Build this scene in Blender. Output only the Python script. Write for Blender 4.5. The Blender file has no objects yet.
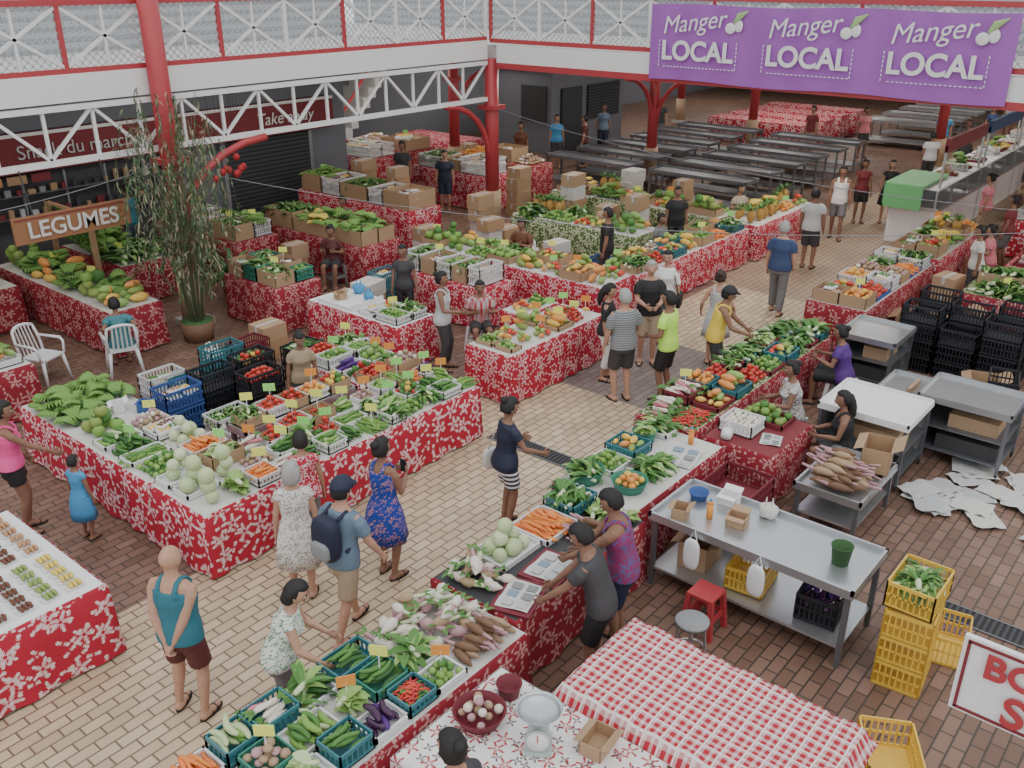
import bpy, math, random
import numpy as np
from mathutils import Matrix, Vector, Euler
R=random.Random(7)
PI=math.pi
scene=bpy.context.scene
COL=scene.collection
# ------------------------------------------------------------------ materials
MATS={}
def _new(name):
    m=bpy.data.materials.new(name); m.use_nodes=True
    nt=m.node_tree; b=nt.nodes['Principled BSDF']
    return m,nt,b
def nd(nt,t,**k):
    n=nt.nodes.new(t)
    for a,v in k.items(): setattr(n,a,v)
    return n
def mth(nt,op,a,b=None,c=None):
    n=nt.nodes.new('ShaderNodeMath'); n.operation=op
    for i,x in enumerate((a,b,c)):
        if x is None: continue
        if hasattr(x,'is_output'): nt.links.new(x,n.inputs[i])
        else: n.inputs[i].default_value=x
    return n.outputs[0]
def mixc(nt,fac,a,b):
    n=nt.nodes.new('ShaderNodeMix'); n.data_type='RGBA'
    def s(i,x):
        if hasattr(x,'is_output'): nt.links.new(x,n.inputs[i])
        elif isinstance(x,(int,float)): n.inputs[i].default_value=x
        else: n.inputs[i].default_value=(*x,1)
    s(0,fac); s(6,a); s(7,b)
    return n.outputs[2]
def flat(name,col,rough=.6,metal=0,var=.12,scale=30,emit=0,alpha=1):
    if name in MATS: return MATS[name]
    g=.3*col[0]+.55*col[1]+.15*col[2]; col=tuple(c*.88+g*.12 for c in col)
    m,nt,b=_new(name)
    tc=nd(nt,'ShaderNodeTexCoord'); no=nd(nt,'ShaderNodeTexNoise'); no.inputs['Scale'].default_value=scale
    nt.links.new(tc.outputs['Object'],no.inputs['Vector'])
    c2=tuple(min(1,c*(1+var)+var*.02) for c in col); c1=tuple(c*(1-var) for c in col)
    nt.links.new(mixc(nt,no.outputs['Fac'],c1,c2),b.inputs['Base Color'])
    b.inputs['Roughness'].default_value=rough; b.inputs['Metallic'].default_value=metal
    if emit:
        b.inputs['Emission Color'].default_value=(*col,1); b.inputs['Emission Strength'].default_value=emit
    m.diffuse_color=(*col,1)
    MATS[name]=m; return m
def hibiscus(name,base,fl,size=.26,leaf=True,petals=5,rad=.42,rough=.75,coord='UV',inner=None,vo_rand=.75,lr=.5):
    m,nt,b=_new(name)
    tc=nd(nt,'ShaderNodeTexCoord')
    def layer(sz,off,pet,rd,dip,rnd):
        mp=nd(nt,'ShaderNodeMapping'); mp.inputs['Scale'].default_value=(1/sz,)*3; mp.inputs['Location'].default_value=(off,off*.7,0)
        nt.links.new(tc.outputs[coord],mp.inputs['Vector'])
        vo=nd(nt,'ShaderNodeTexVoronoi'); vo.voronoi_dimensions='2D' if coord=='UV' else '3D'
        vo.inputs['Scale'].default_value=1; vo.inputs['Randomness'].default_value=rnd
        nt.links.new(mp.outputs[0],vo.inputs['Vector'])
        sub=nd(nt,'ShaderNodeVectorMath',operation='SUBTRACT'); nt.links.new(mp.outputs[0],sub.inputs[0]); nt.links.new(vo.outputs['Position'],sub.inputs[1])
        sp=nd(nt,'ShaderNodeSeparateXYZ'); nt.links.new(sub.outputs[0],sp.inputs[0])
        sc=nd(nt,'ShaderNodeSeparateColor'); nt.links.new(vo.outputs['Color'],sc.inputs[0])
        x,y=sp.outputs[0],sp.outputs[1]
        if coord!='UV': y=mth(nt,'ADD',y,sp.outputs[2])
        r=mth(nt,'SQRT',mth(nt,'ADD',mth(nt,'MULTIPLY',x,x),mth(nt,'MULTIPLY',y,y)))
        th=mth(nt,'ADD',mth(nt,'ARCTAN2',y,x),mth(nt,'MULTIPLY',sc.outputs[0],6.28))
        co=mth(nt,'COSINE',mth(nt,'MULTIPLY',th,pet))
        lim=mth(nt,'MULTIPLY',mth(nt,'MULTIPLY_ADD',co,dip,1-dip),rd)
        msk=mth(nt,'LESS_THAN',r,lim)
        core=mth(nt,'LESS_THAN',r,rd*.16)
        ve=mth(nt,'GREATER_THAN',mth(nt,'COSINE',mth(nt,'MULTIPLY',th,pet*3)),-.75)
        return mth(nt,'MULTIPLY',msk,mth(nt,'MULTIPLY',ve,mth(nt,'SUBTRACT',1,core)))
    k=layer(size,0,petals,rad,.42,vo_rand)
    if leaf:
        k2=layer(size*.55,3.3,2,lr,.62,.9); k=mth(nt,'MAXIMUM',k,k2)
    c=mixc(nt,k,base,fl)
    if inner:
        k3=layer(size*.8,7.7,4,.3,.4,.9); c=mixc(nt,k3,c,inner)
    nt.links.new(c,b.inputs['Base Color']); b.inputs['Roughness'].default_value=rough
    MATS[name]=m; return m
def stripes(name,a,b_,freq,axis=2,plaid=False,coord='Object',c3=None):
    m,nt,b=_new(name)
    tc=nd(nt,'ShaderNodeTexCoord'); sp=nd(nt,'ShaderNodeSeparateXYZ'); nt.links.new(tc.outputs[coord],sp.inputs[0])
    def st(o,fr,ph,th): return mth(nt,'GREATER_THAN',mth(nt,'SINE',mth(nt,'MULTIPLY_ADD',o,fr,ph)),th)
    if not plaid:
        c=mixc(nt,st(sp.outputs[axis],freq,0,0),a,b_)
    else:
        s1=st(sp.outputs[0],freq,0,-.25); s2=st(sp.outputs[1],freq,0,-.25)
        f=mth(nt,'MULTIPLY',mth(nt,'ADD',s1,s2),.5)
        c=mixc(nt,f,a,b_)
        if c3:
            l1=st(sp.outputs[0],freq*.5,1.57+PI,.95); l2=st(sp.outputs[1],freq*.5,1.57+PI,.95)
            c=mixc(nt,mth(nt,'MAXIMUM',l1,l2),c,c3)
    nt.links.new(c,b.inputs['Base Color']); b.inputs['Roughness'].default_value=.8
    MATS[name]=m; return m
C={
'white':(.8,.8,.79),'offwhite':(.62,.61,.57),'plastic_white':(.78,.79,.8),'red_paint':(.48,.035,.045),'red':(.6,.03,.04),'darkred':(.22,.02,.03),
'black':(.015,.015,.018),'dark':(.05,.05,.055),'grey':(.25,.26,.27),'lgrey':(.5,.51,.52),'wallgrey':(.17,.18,.21),'shutter':(.045,.05,.06),
'wood':(.33,.14,.05),'wood_l':(.42,.25,.12),'card':(.44,.28,.15),'concrete':(.5,.49,.47),
'teal':(.01,.16,.22),'crate_teal':(.03,.2,.24),'crate_yel':(.8,.5,.02),'crate_blk':(.02,.022,.03),'crate_red':(.2,.015,.03),'crate_blue':(.03,.1,.35),'crate_green':(.03,.25,.17),'crate_white':(.72,.72,.72),
'navy':(.012,.018,.05),'blue':(.02,.08,.35),'skyblue':(.04,.3,.6),'pink':(.85,.05,.28),'neon':(.5,.9,.05),'yellow':(.85,.6,.03),'neonyel':(.85,.9,.1),'neongreen':(.3,.85,.15),'purple':(.09,.02,.22),'shirtblue':(.12,.19,.27),'polo':(.03,.06,.16),'khaki':(.38,.29,.18),'greypants':(.16,.16,.17),
'brownred':(.11,.02,.02),'beige':(.5,.42,.32),'banner':(.38,.1,.5),'banner_leaf':(.35,.55,.2),'green_cloth':(.12,.45,.15),'newsprint':(.6,.6,.58),'printblue':(.2,.3,.4),'printred':(.5,.1,.1),
'skin1':(.42,.22,.13),'skin2':(.27,.13,.075),'skin3':(.5,.27,.17),'eye':(.7,.67,.63),'iris':(.03,.02,.015),'lip':(.3,.09,.08),
'hair_black':(.012,.01,.01),'hair_brown':(.04,.022,.012),'hair_grey':(.35,.34,.33),
'tomato':(.68,.04,.015),'carrot':(.85,.22,.02),'green_d':(.03,.12,.02),'green_m':(.08,.24,.035),'green_l':(.26,.45,.09),'green_p':(.5,.62,.3),'lime':(.2,.4,.05),'yellow_f':(.8,.5,.05),'mango_o':(.75,.28,.04),'mango_g':(.25,.35,.06),'orange':(.85,.3,.02),
'rootw':(.75,.68,.58),'rootp':(.5,.28,.3),'root_b':(.2,.1,.05),'root_l':(.42,.28,.16),'eggplant':(.06,.01,.06),'pine':(.5,.27,.04),'banana_g':(.16,.34,.05),'banana_y':(.75,.55,.06),'pumpkin':(.5,.25,.04),'egg':(.8,.74,.62),'choco':(.16,.05,.02),'leafstem':(.6,.7,.4),'redpepper':(.6,.02,.02),'pinkf':(.7,.2,.25),'slab':(.62,.62,.6),'glassy':(.5,.6,.62),'food':(.5,.25,.1),'scale':(.45,.55,.52),'bamboo_leaf':(.15,.19,.1)}
SPEC={'plastic_white':(.35,0),'red_paint':(.4,0),'crate_teal':(.4,0),'crate_yel':(.4,0),'tomato':(.25,0),'mango_o':(.35,0),'eggplant':(.2,0),'glassy':(.1,0),'redpepper':(.25,0),'banner':(.5,0)}
def mat(n):
    if n in MATS: return MATS[n]
    if n=='steel': return flat('steel',(.52,.54,.56),.32,.75,.08,6)
    if n=='steel_dark': return flat('steel_dark',(.2,.21,.23),.4,.6,.1,6)
    if n=='light': return flat('light',(1,.97,.9),.5,0,0,1,emit=3)
    r,me=SPEC.get(n,(.65,0))
    return flat(n,C[n],r,me, .2 if n.startswith(('skin','hair')) else .12)
hibiscus('cloth_red',(.45,.016,.04),(.74,.58,.58),.28,True,5,.42,lr=.46)
hibiscus('cloth_red_fern',(.44,.016,.04),(.7,.5,.5),.21,True,5,.43,lr=.42)
hibiscus('cloth_dark_red',(.28,.014,.028),(.55,.3,.28),.24,True,5,.38,lr=.4)
hibiscus('cloth_green',(.10,.16,.05),(.66,.66,.45),.2,True,5,.45)
hibiscus('cloth_white_red',(.8,.78,.76),(.45,.03,.04),.17,False,5,.4,inner=(.1,.04,.05))
hibiscus('dress_blue',(.015,.05,.32),(.5,.25,.25),.10,True,5,.38,coord='Object',lr=.4)
hibiscus('dress_white',(.72,.7,.66),(.25,.22,.2),.08,True,5,.38,coord='Object')
hibiscus('top_green_pat',(.7,.72,.66),(.1,.25,.16),.09,True,5,.38,coord='Object')
hibiscus('top_floral',(.6,.58,.56),(.05,.05,.06),.08,True,5,.42,coord='Object')
hibiscus('top_purple_pat',(.25,.03,.12),(.05,.12,.3),.09,True,5,.45,coord='Object')
hibiscus('skirt_red',(.5,.03,.06),(.8,.7,.7),.09,True,5,.4,coord='Object')
stripes('stripe_grey',(.3,.31,.32),(.15,.16,.17),180)
stripes('stripe_navy',(.7,.7,.68),(.03,.03,.06),110)
stripes('plaid_red',(.72,.55,.55),(.42,.015,.03),92,plaid=True,coord='UV',c3=(.8,.7,.7))
stripes('plaid_shirt',(.5,.03,.04),(.5,.45,.45),90,plaid=True)
stripes('louvre',(.43,.45,.47),(.3,.32,.34),30,axis=2)
stripes('shutter_slat',(.06,.065,.075),(.025,.028,.032),60,axis=2)
def floor_mat():
    m,nt,b=_new('brick_paving')
    tc=nd(nt,'ShaderNodeTexCoord'); sp=nd(nt,'ShaderNodeSeparateXYZ'); nt.links.new(tc.outputs['Object'],sp.inputs[0])
    x,y=sp.outputs[0],sp.outputs[1]
    def rng(v,a,c): return mth(nt,'MULTIPLY',mth(nt,'GREATER_THAN',v,a),mth(nt,'LESS_THAN',v,c))
    def box(a,b2,c,d): return mth(nt,'MULTIPLY',rng(x,a,b2),rng(y,c,d))
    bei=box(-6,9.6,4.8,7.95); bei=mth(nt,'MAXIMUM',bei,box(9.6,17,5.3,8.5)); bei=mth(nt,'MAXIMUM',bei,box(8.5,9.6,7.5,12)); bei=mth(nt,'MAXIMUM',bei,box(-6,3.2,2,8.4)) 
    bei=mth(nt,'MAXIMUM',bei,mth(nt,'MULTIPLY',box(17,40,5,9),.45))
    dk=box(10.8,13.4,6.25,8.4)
    def br(c1,c2,mo):
        t=nd(nt,'ShaderNodeTexBrick'); nt.links.new(tc.outputs['Object'],t.inputs['Vector'])
        t.inputs['Color1'].default_value=(*c1,1); t.inputs['Color2'].default_value=(*c2,1); t.inputs['Mortar'].default_value=(*mo,1)
        t.inputs['Scale'].default_value=1; t.inputs['Mortar Size'].default_value=.009; t.inputs['Brick Width'].default_value=.25; t.inputs['Row Height'].default_value=.125; t.inputs['Bias'].default_value=0
        return t.outputs['Color']
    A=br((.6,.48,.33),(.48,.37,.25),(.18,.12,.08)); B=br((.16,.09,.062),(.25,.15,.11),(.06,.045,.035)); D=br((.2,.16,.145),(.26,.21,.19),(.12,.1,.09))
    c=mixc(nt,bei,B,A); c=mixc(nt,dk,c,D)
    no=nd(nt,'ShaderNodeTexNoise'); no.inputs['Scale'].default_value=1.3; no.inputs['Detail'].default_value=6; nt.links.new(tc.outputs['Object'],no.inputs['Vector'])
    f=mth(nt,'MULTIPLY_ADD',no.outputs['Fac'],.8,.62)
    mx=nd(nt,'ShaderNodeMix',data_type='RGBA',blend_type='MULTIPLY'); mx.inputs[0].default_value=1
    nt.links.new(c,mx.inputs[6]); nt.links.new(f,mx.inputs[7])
    nt.links.new(mx.outputs[2],b.inputs['Base Color']); b.inputs['Roughness'].default_value=.5
    MATS['brick_paving']=m
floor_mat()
# ------------------------------------------------------------------ mesh builder
class MB:
    def __init__(s): s.V=[];s.F=[];s.MI=[];s.S=[];s.n=0;s.mats=[]
    def mi(s,m):
        if m not in s.mats: s.mats.append(m)
        return s.mats.index(m)
    def add(s,v,f,m,T=None,smooth=True):
        v=np.asarray(v,float)
        if T is not None: v=v@T[:3,:3].T+T[:3,3]
        o=s.n; s.V.append(v); s.n+=len(v)
        s.F.extend([tuple(i+o for i in q) for q in f]); k=s.mi(m)
        s.MI.extend([k]*len(f)); s.S.extend([smooth]*len(f)); return s
    def parts(s,P,T=None):
        for p in P: s.add(p[0],p[1],p[2],T,p[3] if len(p)>3 else True)
    def box(s,x0,x1,y0,y1,z0,z1,m,T=None):
        v=[(x,y,z) for z in(z0,z1) for y in(y0,y1) for x in(x0,x1)]
        return s.add(v,[(0,2,3,1),(4,5,7,6),(0,1,5,4),(2,6,7,3),(0,4,6,2),(1,3,7,5)],m,T,False)
    def beam(s,p,q,w,h,m):
        p=np.array(p,float);q=np.array(q,float);d=q-p;L=np.linalg.norm(d);d/=L
        up=np.array([0,0,1.]) if abs(d[2])<.95 else np.array([1.,0,0])
        a=np.cross(d,up);a/=np.linalg.norm(a);b=np.cross(a,d)
        T=np.eye(4);T[:3,0]=d;T[:3,1]=a;T[:3,2]=b;T[:3,3]=p
        return s.box(0,L,-w/2,w/2,-h/2,h/2,m,T)
    def cyl(s,x,y,z0,z1,r,m,k=14,r2=None):
        r2=r if r2 is None else r2
        v,f=tube([(x,y,z0),(x,y,z1)],[r,r2],k,flat=True); return s.add(v,f,m,None,True)
    def obj(s,name,parent=None,uv=False,origin=True):
        me=bpy.data.meshes.new(name); V=np.concatenate(s.V)
        loc=np.zeros(3)
        if origin: loc=np.array([(V[:,0].min()+V[:,0].max())/2,(V[:,1].min()+V[:,1].max())/2,V[:,2].min()])
        W=V-loc
        me.from_pydata(W.tolist(),[],s.F)
        me.polygons.foreach_set('material_index',s.MI); me.polygons.foreach_set('use_smooth',s.S)
        for m in s.mats: me.materials.append(mat(m))
        if uv:
            l=me.uv_layers.new(name='UVMap')
            nl=len(me.loops); vi=np.empty(nl,int); me.loops.foreach_get('vertex_index',vi)
            nrm=np.empty(len(me.polygons)*3); me.polygons.foreach_get('normal',nrm); nrm=np.abs(nrm.reshape(-1,3))
            lt=np.empty(len(me.polygons),int); me.polygons.foreach_get('loop_total',lt)
            nn=np.repeat(nrm,lt,axis=0); P=V[vi]
            top=nn[:,2]>.45; sx=(nn[:,0]>=nn[:,1])
            u=np.where(top,P[:,0],np.where(sx,P[:,1],P[:,0])); w=np.where(top,P[:,1],P[:,2])
            l.data.foreach_set('uv',np.stack([u,w],1).ravel())
        me.update()
        ob=bpy.data.objects.new(name,me); ob.location=loc; COL.objects.link(ob)
        if parent: ob.parent=parent
        return ob
def Tm(x=0,y=0,z=0,rz=0,rx=0,ry=0,s=1,sv=None):
    m=Matrix.Translation((x,y,z))@Euler((rx,ry,rz)).to_matrix().to_4x4()
    m=np.array(m)
    if sv is None: sv=(s,s,s)
    m[:3,:3]=m[:3,:3]*np.array(sv)
    return m
def tube(pts,rad,k=8,flat=False,sq=1.0,side=None):
    P=[np.array(p,float) for p in pts]; n=len(P); V=[];F=[]
    ref=None
    for i in range(n):
        d=(P[min(i+1,n-1)]-P[max(i-1,0)]); d/= (np.linalg.norm(d)+1e-9)
        if ref is None:
            u=np.array(side,float) if side is not None else (np.array([0,0,1.]) if abs(d[2])<.9 else np.array([0,1.,0]))
        else: u=ref
        a=u-d*np.dot(u,d); a/=(np.linalg.norm(a)+1e-9); ref=a; b=np.cross(d,a)
        r=rad[i]
        for j in range(k):
            t=2*PI*j/k; V.append(P[i]+a*r*math.cos(t)+b*r*sq*math.sin(t))
    for i in range(n-1):
        for j in range(k):
            j2=(j+1)%k; F.append((i*k+j,i*k+j2,(i+1)*k+j2,(i+1)*k+j))
    d0=P[0]-P[1]; d0/=np.linalg.norm(d0)+1e-9; d1=P[-1]-P[-2]; d1/=np.linalg.norm(d1)+1e-9
    c=0 if flat else .6
    V.append(P[0]+d0*rad[0]*c); V.append(P[-1]+d1*rad[-1]*c); a=n*k;b=a+1
    for j in range(k):
        j2=(j+1)%k; F.append((a,j2,j)); F.append((b,(n-1)*k+j,(n-1)*k+j2))
    return np.array(V),F
def ring_loft(rings,close=True):
    k=len(rings[0]); V=[];F=[]
    for r in rings: V.extend(r)
    n=len(rings)
    for i in range(n-1):
        for j in range(k):
            j2=(j+1)%k; F.append((i*k+j,i*k+j2,(i+1)*k+j2,(i+1)*k+j))
    if close:
        V.append(np.mean(rings[0],axis=0)); V.append(np.mean(rings[-1],axis=0)); a=n*k
        for j in range(k):
            j2=(j+1)%k; F.append((a,j2,j)); F.append((a+1,(n-1)*k+j,(n-1)*k+j2))
    return np.array(V),F
def sph(seg=10,rings=7):
    V=[(0,0,1.)];F=[]
    for i in range(1,rings):
        t=PI*i/rings
        for j in range(seg):
            p=2*PI*j/seg; V.append((math.sin(t)*math.cos(p),math.sin(t)*math.sin(p),math.cos(t)))
    V.append((0,0,-1.)); n=len(V)-1
    for j in range(seg):
        j2=(j+1)%seg; F.append((0,1+j,1+j2)); F.append((n,n-seg+j2,n-seg+j))
    for i in range(rings-2):
        for j in range(seg):
            j2=(j+1)%seg; a=1+i*seg; F.append((a+j,a+seg+j,a+seg+j2,a+j2))
    return np.array(V),F
S8=sph(8,6); S14=sph(14,10); S20=sph(20,14)
def ell(x,y,z,a,b,c,m,S=S8): return (S[0]*np.array([a,b,c])+np.array([x,y,z]),S[1],m)
# ------------------------------------------------------------------ produce prototypes
def leaf(l,w,az,el,m,base=(0,0,0),curl=.5):
    V=[];F=[];n=4
    for i in range(n+1):
        t=i/n; e=el-curl*t*1.4; 
        if i==0: p=np.array(base,float)
        else: p=p+np.array([math.cos(az)*math.cos(e),math.sin(az)*math.cos(e),math.sin(e)])*l/n
        ww=w*math.sin(PI*min(.96,t*.85+.12))*.5; s=np.array([-math.sin(az),math.cos(az),0])
        V+= [p-s*ww+[0,0,.25*ww],p+[0,0,-.15*ww],p+s*ww+[0,0,.25*ww]]
    for i in range(n):
        a=i*3; F+=[(a,a+1,a+4,a+3),(a+1,a+2,a+5,a+4)]
    return (np.array(V),F,m)
def P_ball(r,cols,sq=.9,stem=None):
    out=[]
    for c in cols:
        p=[ell(0,0,r*sq,r,r,r*sq,c)]
        if stem: p.append(ell(0,0,r*sq*1.95,r*.35,r*.35,r*.12,stem))
        out.append(p)
    return out
def P_egg(l,r,cols):
    out=[]
    for c in cols:
        v,f=tube([(-l/2,0,r),(-l*.3,0,r),(0,0,r),(l*.3,0,r),(l/2,0,r)],[r*.35,r*.85,r,r*.75,r*.25],8); out.append([(v,f,c)])
    return out
def P_carrot(l,r,cols,top='green_m'):
    out=[]
    for c in cols:
        v,f=tube([(-l/2,0,r),(-l*.35,0,r),(l*.2,0,r*.8),(l/2,0,r*.5)],[r*.6,r,r*.6,r*.12],7); p=[(v,f,c)]
        if top:
            for a in(-.5,0,.5): p.append(leaf(l*.5,r*1.2,PI+a,.35,top,(-l/2,0,r)))
        out.append(p)
    return out
def P_cuc(l,r,cols,bend=.15):
    out=[]
    for c in cols:
        pts=[(l*(t-.5),bend*l*(4*(t-.5)**2),r) for t in(0,.15,.4,.6,.85,1)]
        v,f=tube(pts,[r*.5,r*.9,r,r,r*.9,r*.5],7); out.append([(v,f,c)])
    return out
def P_leafy(l,w,cols,n=11,stem=True):
    out=[]
    for c in cols:
        p=[]
        if stem: v,f=tube([(-l*.5,0,.02),(-l*.1,0,.03)],[.02,.03],6); p.append((v,f,'leafstem'))
        for i in range(n): p.append(leaf(l*R.uniform(.6,1),w*R.uniform(.7,1.2),R.uniform(-1.1,1.1),R.uniform(.2,1.1),c if R.random()<.75 else 'green_l',(-l*.2,0,.03),.8))
        out.append(p)
    return out
def P_cab(r,c,c2):
    v=S14[0].copy(); v*=r; v*= (1+.05*np.sin(v[:,0:1]*60)*np.cos(v[:,1:2]*50)); v[:,2]+=r*.95
    p=[(v,S14[1],c)]
    for i in range(6): p.append(leaf(r*1.5,r*1.5,i*1.05+.2,.1,c2,(0,0,.02),-.9))
    return [p]
def P_banana(c,l=.2,n=7):
    p=[]
    for i in range(n):
        a=(i-(n-1)/2)*.17
        pts=[(l*t*math.cos(a)-.03,l*t*math.sin(a)+a*.05,.02+.07*math.sin(t*2.4)) for t in(0,.25,.5,.75,1)]
        v,f=tube(pts,[.008,.017,.02,.018,.007],6); p.append((v,f,c))
    p.append(ell(-.03,0,.03,.03,.05,.025,'green_d')); return [p]
def P_pine():
    p=[ell(0,0,.1,.065,.065,.1,'pine',S14)]
    for i in range(12): p.append(leaf(.15,.03,i*.52*2.4,1.2-.05*i,'green_m',(0,0,.18),.5))
    return [p]
def P_taro():
    out=[]
    for c in('root_b','root_l'):
        v,f=tube([(-.12,0,.04),(-.05,0,.045),(.04,0,.045),(.12,.01,.03)],[.025,.045,.04,.01],7); p=[(v,f,c)]
        v,f=tube([(-.12,0,.04),(-.25,.01,.06)],[.02,.014],6); p.append((v,f,'rootp')); out.append(p)
    return out
def P_turnip():
    def mk(c1,c2):
        v,f=tube([(0,0,.045),(.03,0,.045),(.09,0,.045),(.16,0,.04)],[.02,.045,.045,.006],8); p=[(v,f,c1)]
        v,f=tube([(0,0,.045),(-.1,0,.06)],[.022,.015],6); p.append((v,f,c2))
        for a in(-.5,.5): p.append(leaf(.1,.035,PI+a,.5,'green_m',(-.08,0,.06)))
        return p
    return [mk('rootw','rootp'),mk('root_l','leafstem'),mk('rootw','leafstem'),mk('rootp','rootp')]
def P_paq():
    return [[(np.array([(-.06,-.09,0),(.06,-.09,0),(.06,.09,0),(-.06,.09,0),(-.05,-.075,.03),(.05,-.075,.03),(.05,.075,.03),(-.05,.075,.03)]),[(4,5,6,7),(0,1,5,4),(1,2,6,5),(2,3,7,6),(3,0,4,7)],'plastic_white',False)]+[ell(x,y,.035,.02,.02,.016,c) for x,y in((-.03,-.05),(.02,-.05),(-.03,0),(.025,.0),(-.025,.05),(.025,.05))] for c in('food','choco','yellow_f','green_m')]
KI={
'tomatoes':(P_ball(.038,['tomato','tomato','redpepper'],.85,'green_d'),.078,.078,3,.05,1),
'oranges':(P_ball(.04,['orange','yellow_f','mango_o'],.95),.085,.085,2,.05,1),
'limes':(P_ball(.034,['lime','green_m','green_l'],.95),.07,.07,2,.05,1),
'green_apples':(P_ball(.055,['green_l','lime','green_l'],.95),.115,.115,2,.07,1),
'coconuts':(P_ball(.09,['lime','root_l','green_m'],.95),.19,.19,1,.1,1),
'breadfruit':(P_ball(.08,['lime','green_m','mango_g'],.95,'green_d'),.165,.165,2,.1,1),
'mangoes':(P_egg(.13,.04,['mango_o','mango_g','yellow_f','green_l','tomato']),.15,.095,2,.05,1),
'papayas':(P_egg(.22,.055,['mango_g','yellow_f','green_l','mango_o']),.23,.12,2,.08,0),
'pumpkins':(P_ball(.12,['pumpkin','green_m','pumpkin'],.7,'wood_l'),.26,.26,1,.1,1),
'carrots':(P_carrot(.2,.02,['carrot','carrot','orange'],None),.12,.035,4,.025,0),
'cucumbers':(P_cuc(.22,.022,['green_d','green_m','green_m']),.23,.05,3,.035,0),
'zucchini':(P_cuc(.22,.026,['green_m','lime','green_p']),.23,.056,3,.04,0),
'long_beans':(P_cuc(.36,.008,['green_m','green_l','lime'],.1),.22,.018,5,.012,0),
'eggplants':(P_cuc(.2,.03,['eggplant','eggplant','purple']),.21,.065,2,.045,0),
'chillies':(P_cuc(.1,.01,['redpepper','tomato','green_m']),.07,.025,4,.015,1),
'peppers':(P_ball(.04,['green_m','redpepper','yellow_f','green_d'],1.1,'green_d'),.08,.08,2,.06,1),
'leafy_greens':(P_leafy(.28,.065,['green_m','green_d','green_m'],14),.15,.095,2,.05,0),
'lettuces':(P_leafy(.2,.1,['green_l','green_p','green_l'],16),.15,.14,2,.05,1),
'herbs':(P_leafy(.22,.03,['green_d','green_m','green_m'],18),.12,.1,2,.05,1),
'pak_choi':(P_leafy(.26,.07,['green_m','green_m'],10),.18,.09,2,.05,0),
'cabbages':(P_cab(.082,'green_p','green_l')+P_cab(.072,'leafstem','green_m'),.16,.16,2,.11,1),
'bananas_green':(P_banana('banana_g'),.16,.12,3,.06,1),
'bananas_yellow':(P_banana('banana_y')+P_banana('banana_g'),.18,.14,2,.07,1),
'pineapples':(P_pine(),.15,.15,1,.1,1),
'taro_roots':(P_taro(),.24,.085,3,.06,0),
'turnips':(P_turnip(),.15,.085,4,.05,1),
'radishes':(P_carrot(.22,.028,['rootw','rootw','pinkf'],'green_m'),.24,.06,3,.04,0),
'onions':(P_ball(.035,['root_l','rootp','rootw'],.95),.075,.075,3,.05,1),
'ginger':(P_ball(.04,['rootp','root_l','root_l','rootw'],.7),.075,.075,3,.04,1),
'eggs':(P_ball(.028,['egg'],1.1),.06,.06,1,.05,0),
'packets':(P_paq(),.15,.2,2,.045,0),
}
def crate(mb,x0,x1,y0,y1,z,h,m,slats=4):
    t=.014
    mb.box(x0,x1,y0,y1,z,z+.012,m)
    for (a,b,c,d) in((x0,x1,y0,y0+t),(x0,x1,y1-t,y1),(x0,x0+t,y0,y1),(x1-t,x1,y0,y1)):
        mb.box(a,b,c,d,z+h-.035,z+h,m)
        mb.box(a,b,c,d,z,z+.03,m)
        if h>.17: mb.box(a,b,c,d,z+h*.5-.01,z+h*.5+.01,m)
        L=max(b-a,d-c); n=max(3,int(L/.05))
        for i in range(n+1):
            q=i/n
            if b-a>d-c: xx=a+(b-a-t)*q; mb.box(xx,xx+t,c,d,z+.03,z+h-.035,m)
            else: yy=c+(d-c-t)*q; mb.box(a,b,yy,yy+t,z+.03,z+h-.035,m)
def heap(mb,kind,x0,x1,y0,y1,z,sc=1,fill=1,along=None,extra=0):
    pr,dx,dy,ly,lh,rr=KI[kind]; dx*=sc;dy*=sc; ly+=extra
    if along is None: along = R.random()<.5
    if not along: dx,dy=dy,dx
    cx,cy=(x0+x1)/2,(y0+y1)/2; w,d=(x1-x0),(y1-y0)
    for L in range(ly):
        k=1-L/(ly+.6)
        ww=max(dx,w*(.98*k if L else .98)); dd=max(dy,d*(.98*k if L else .98))
        nx=max(1,int(ww/dx)); ny=max(1,int(dd/dy))
        for i in range(nx):
            for j in range(ny):
                if R.random()>fill: continue
                x=cx-ww/2+ww*(i+.5)/nx+R.uniform(-.2,.2)*dx; y=cy-dd/2+dd*(j+.5)/ny+R.uniform(-.2,.2)*dy
                rz=R.uniform(0,6.28) if rr else R.uniform(-.3,.3)+R.choice((0,PI))+(0 if along else PI/2)
                mb.parts(R.choice(pr),Tm(x,y,z+L*lh*sc*R.uniform(.9,1.05),rz,R.uniform(-.12,.12),R.uniform(-.12,.12),s=sc*R.uniform(.85,1.15)))
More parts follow.
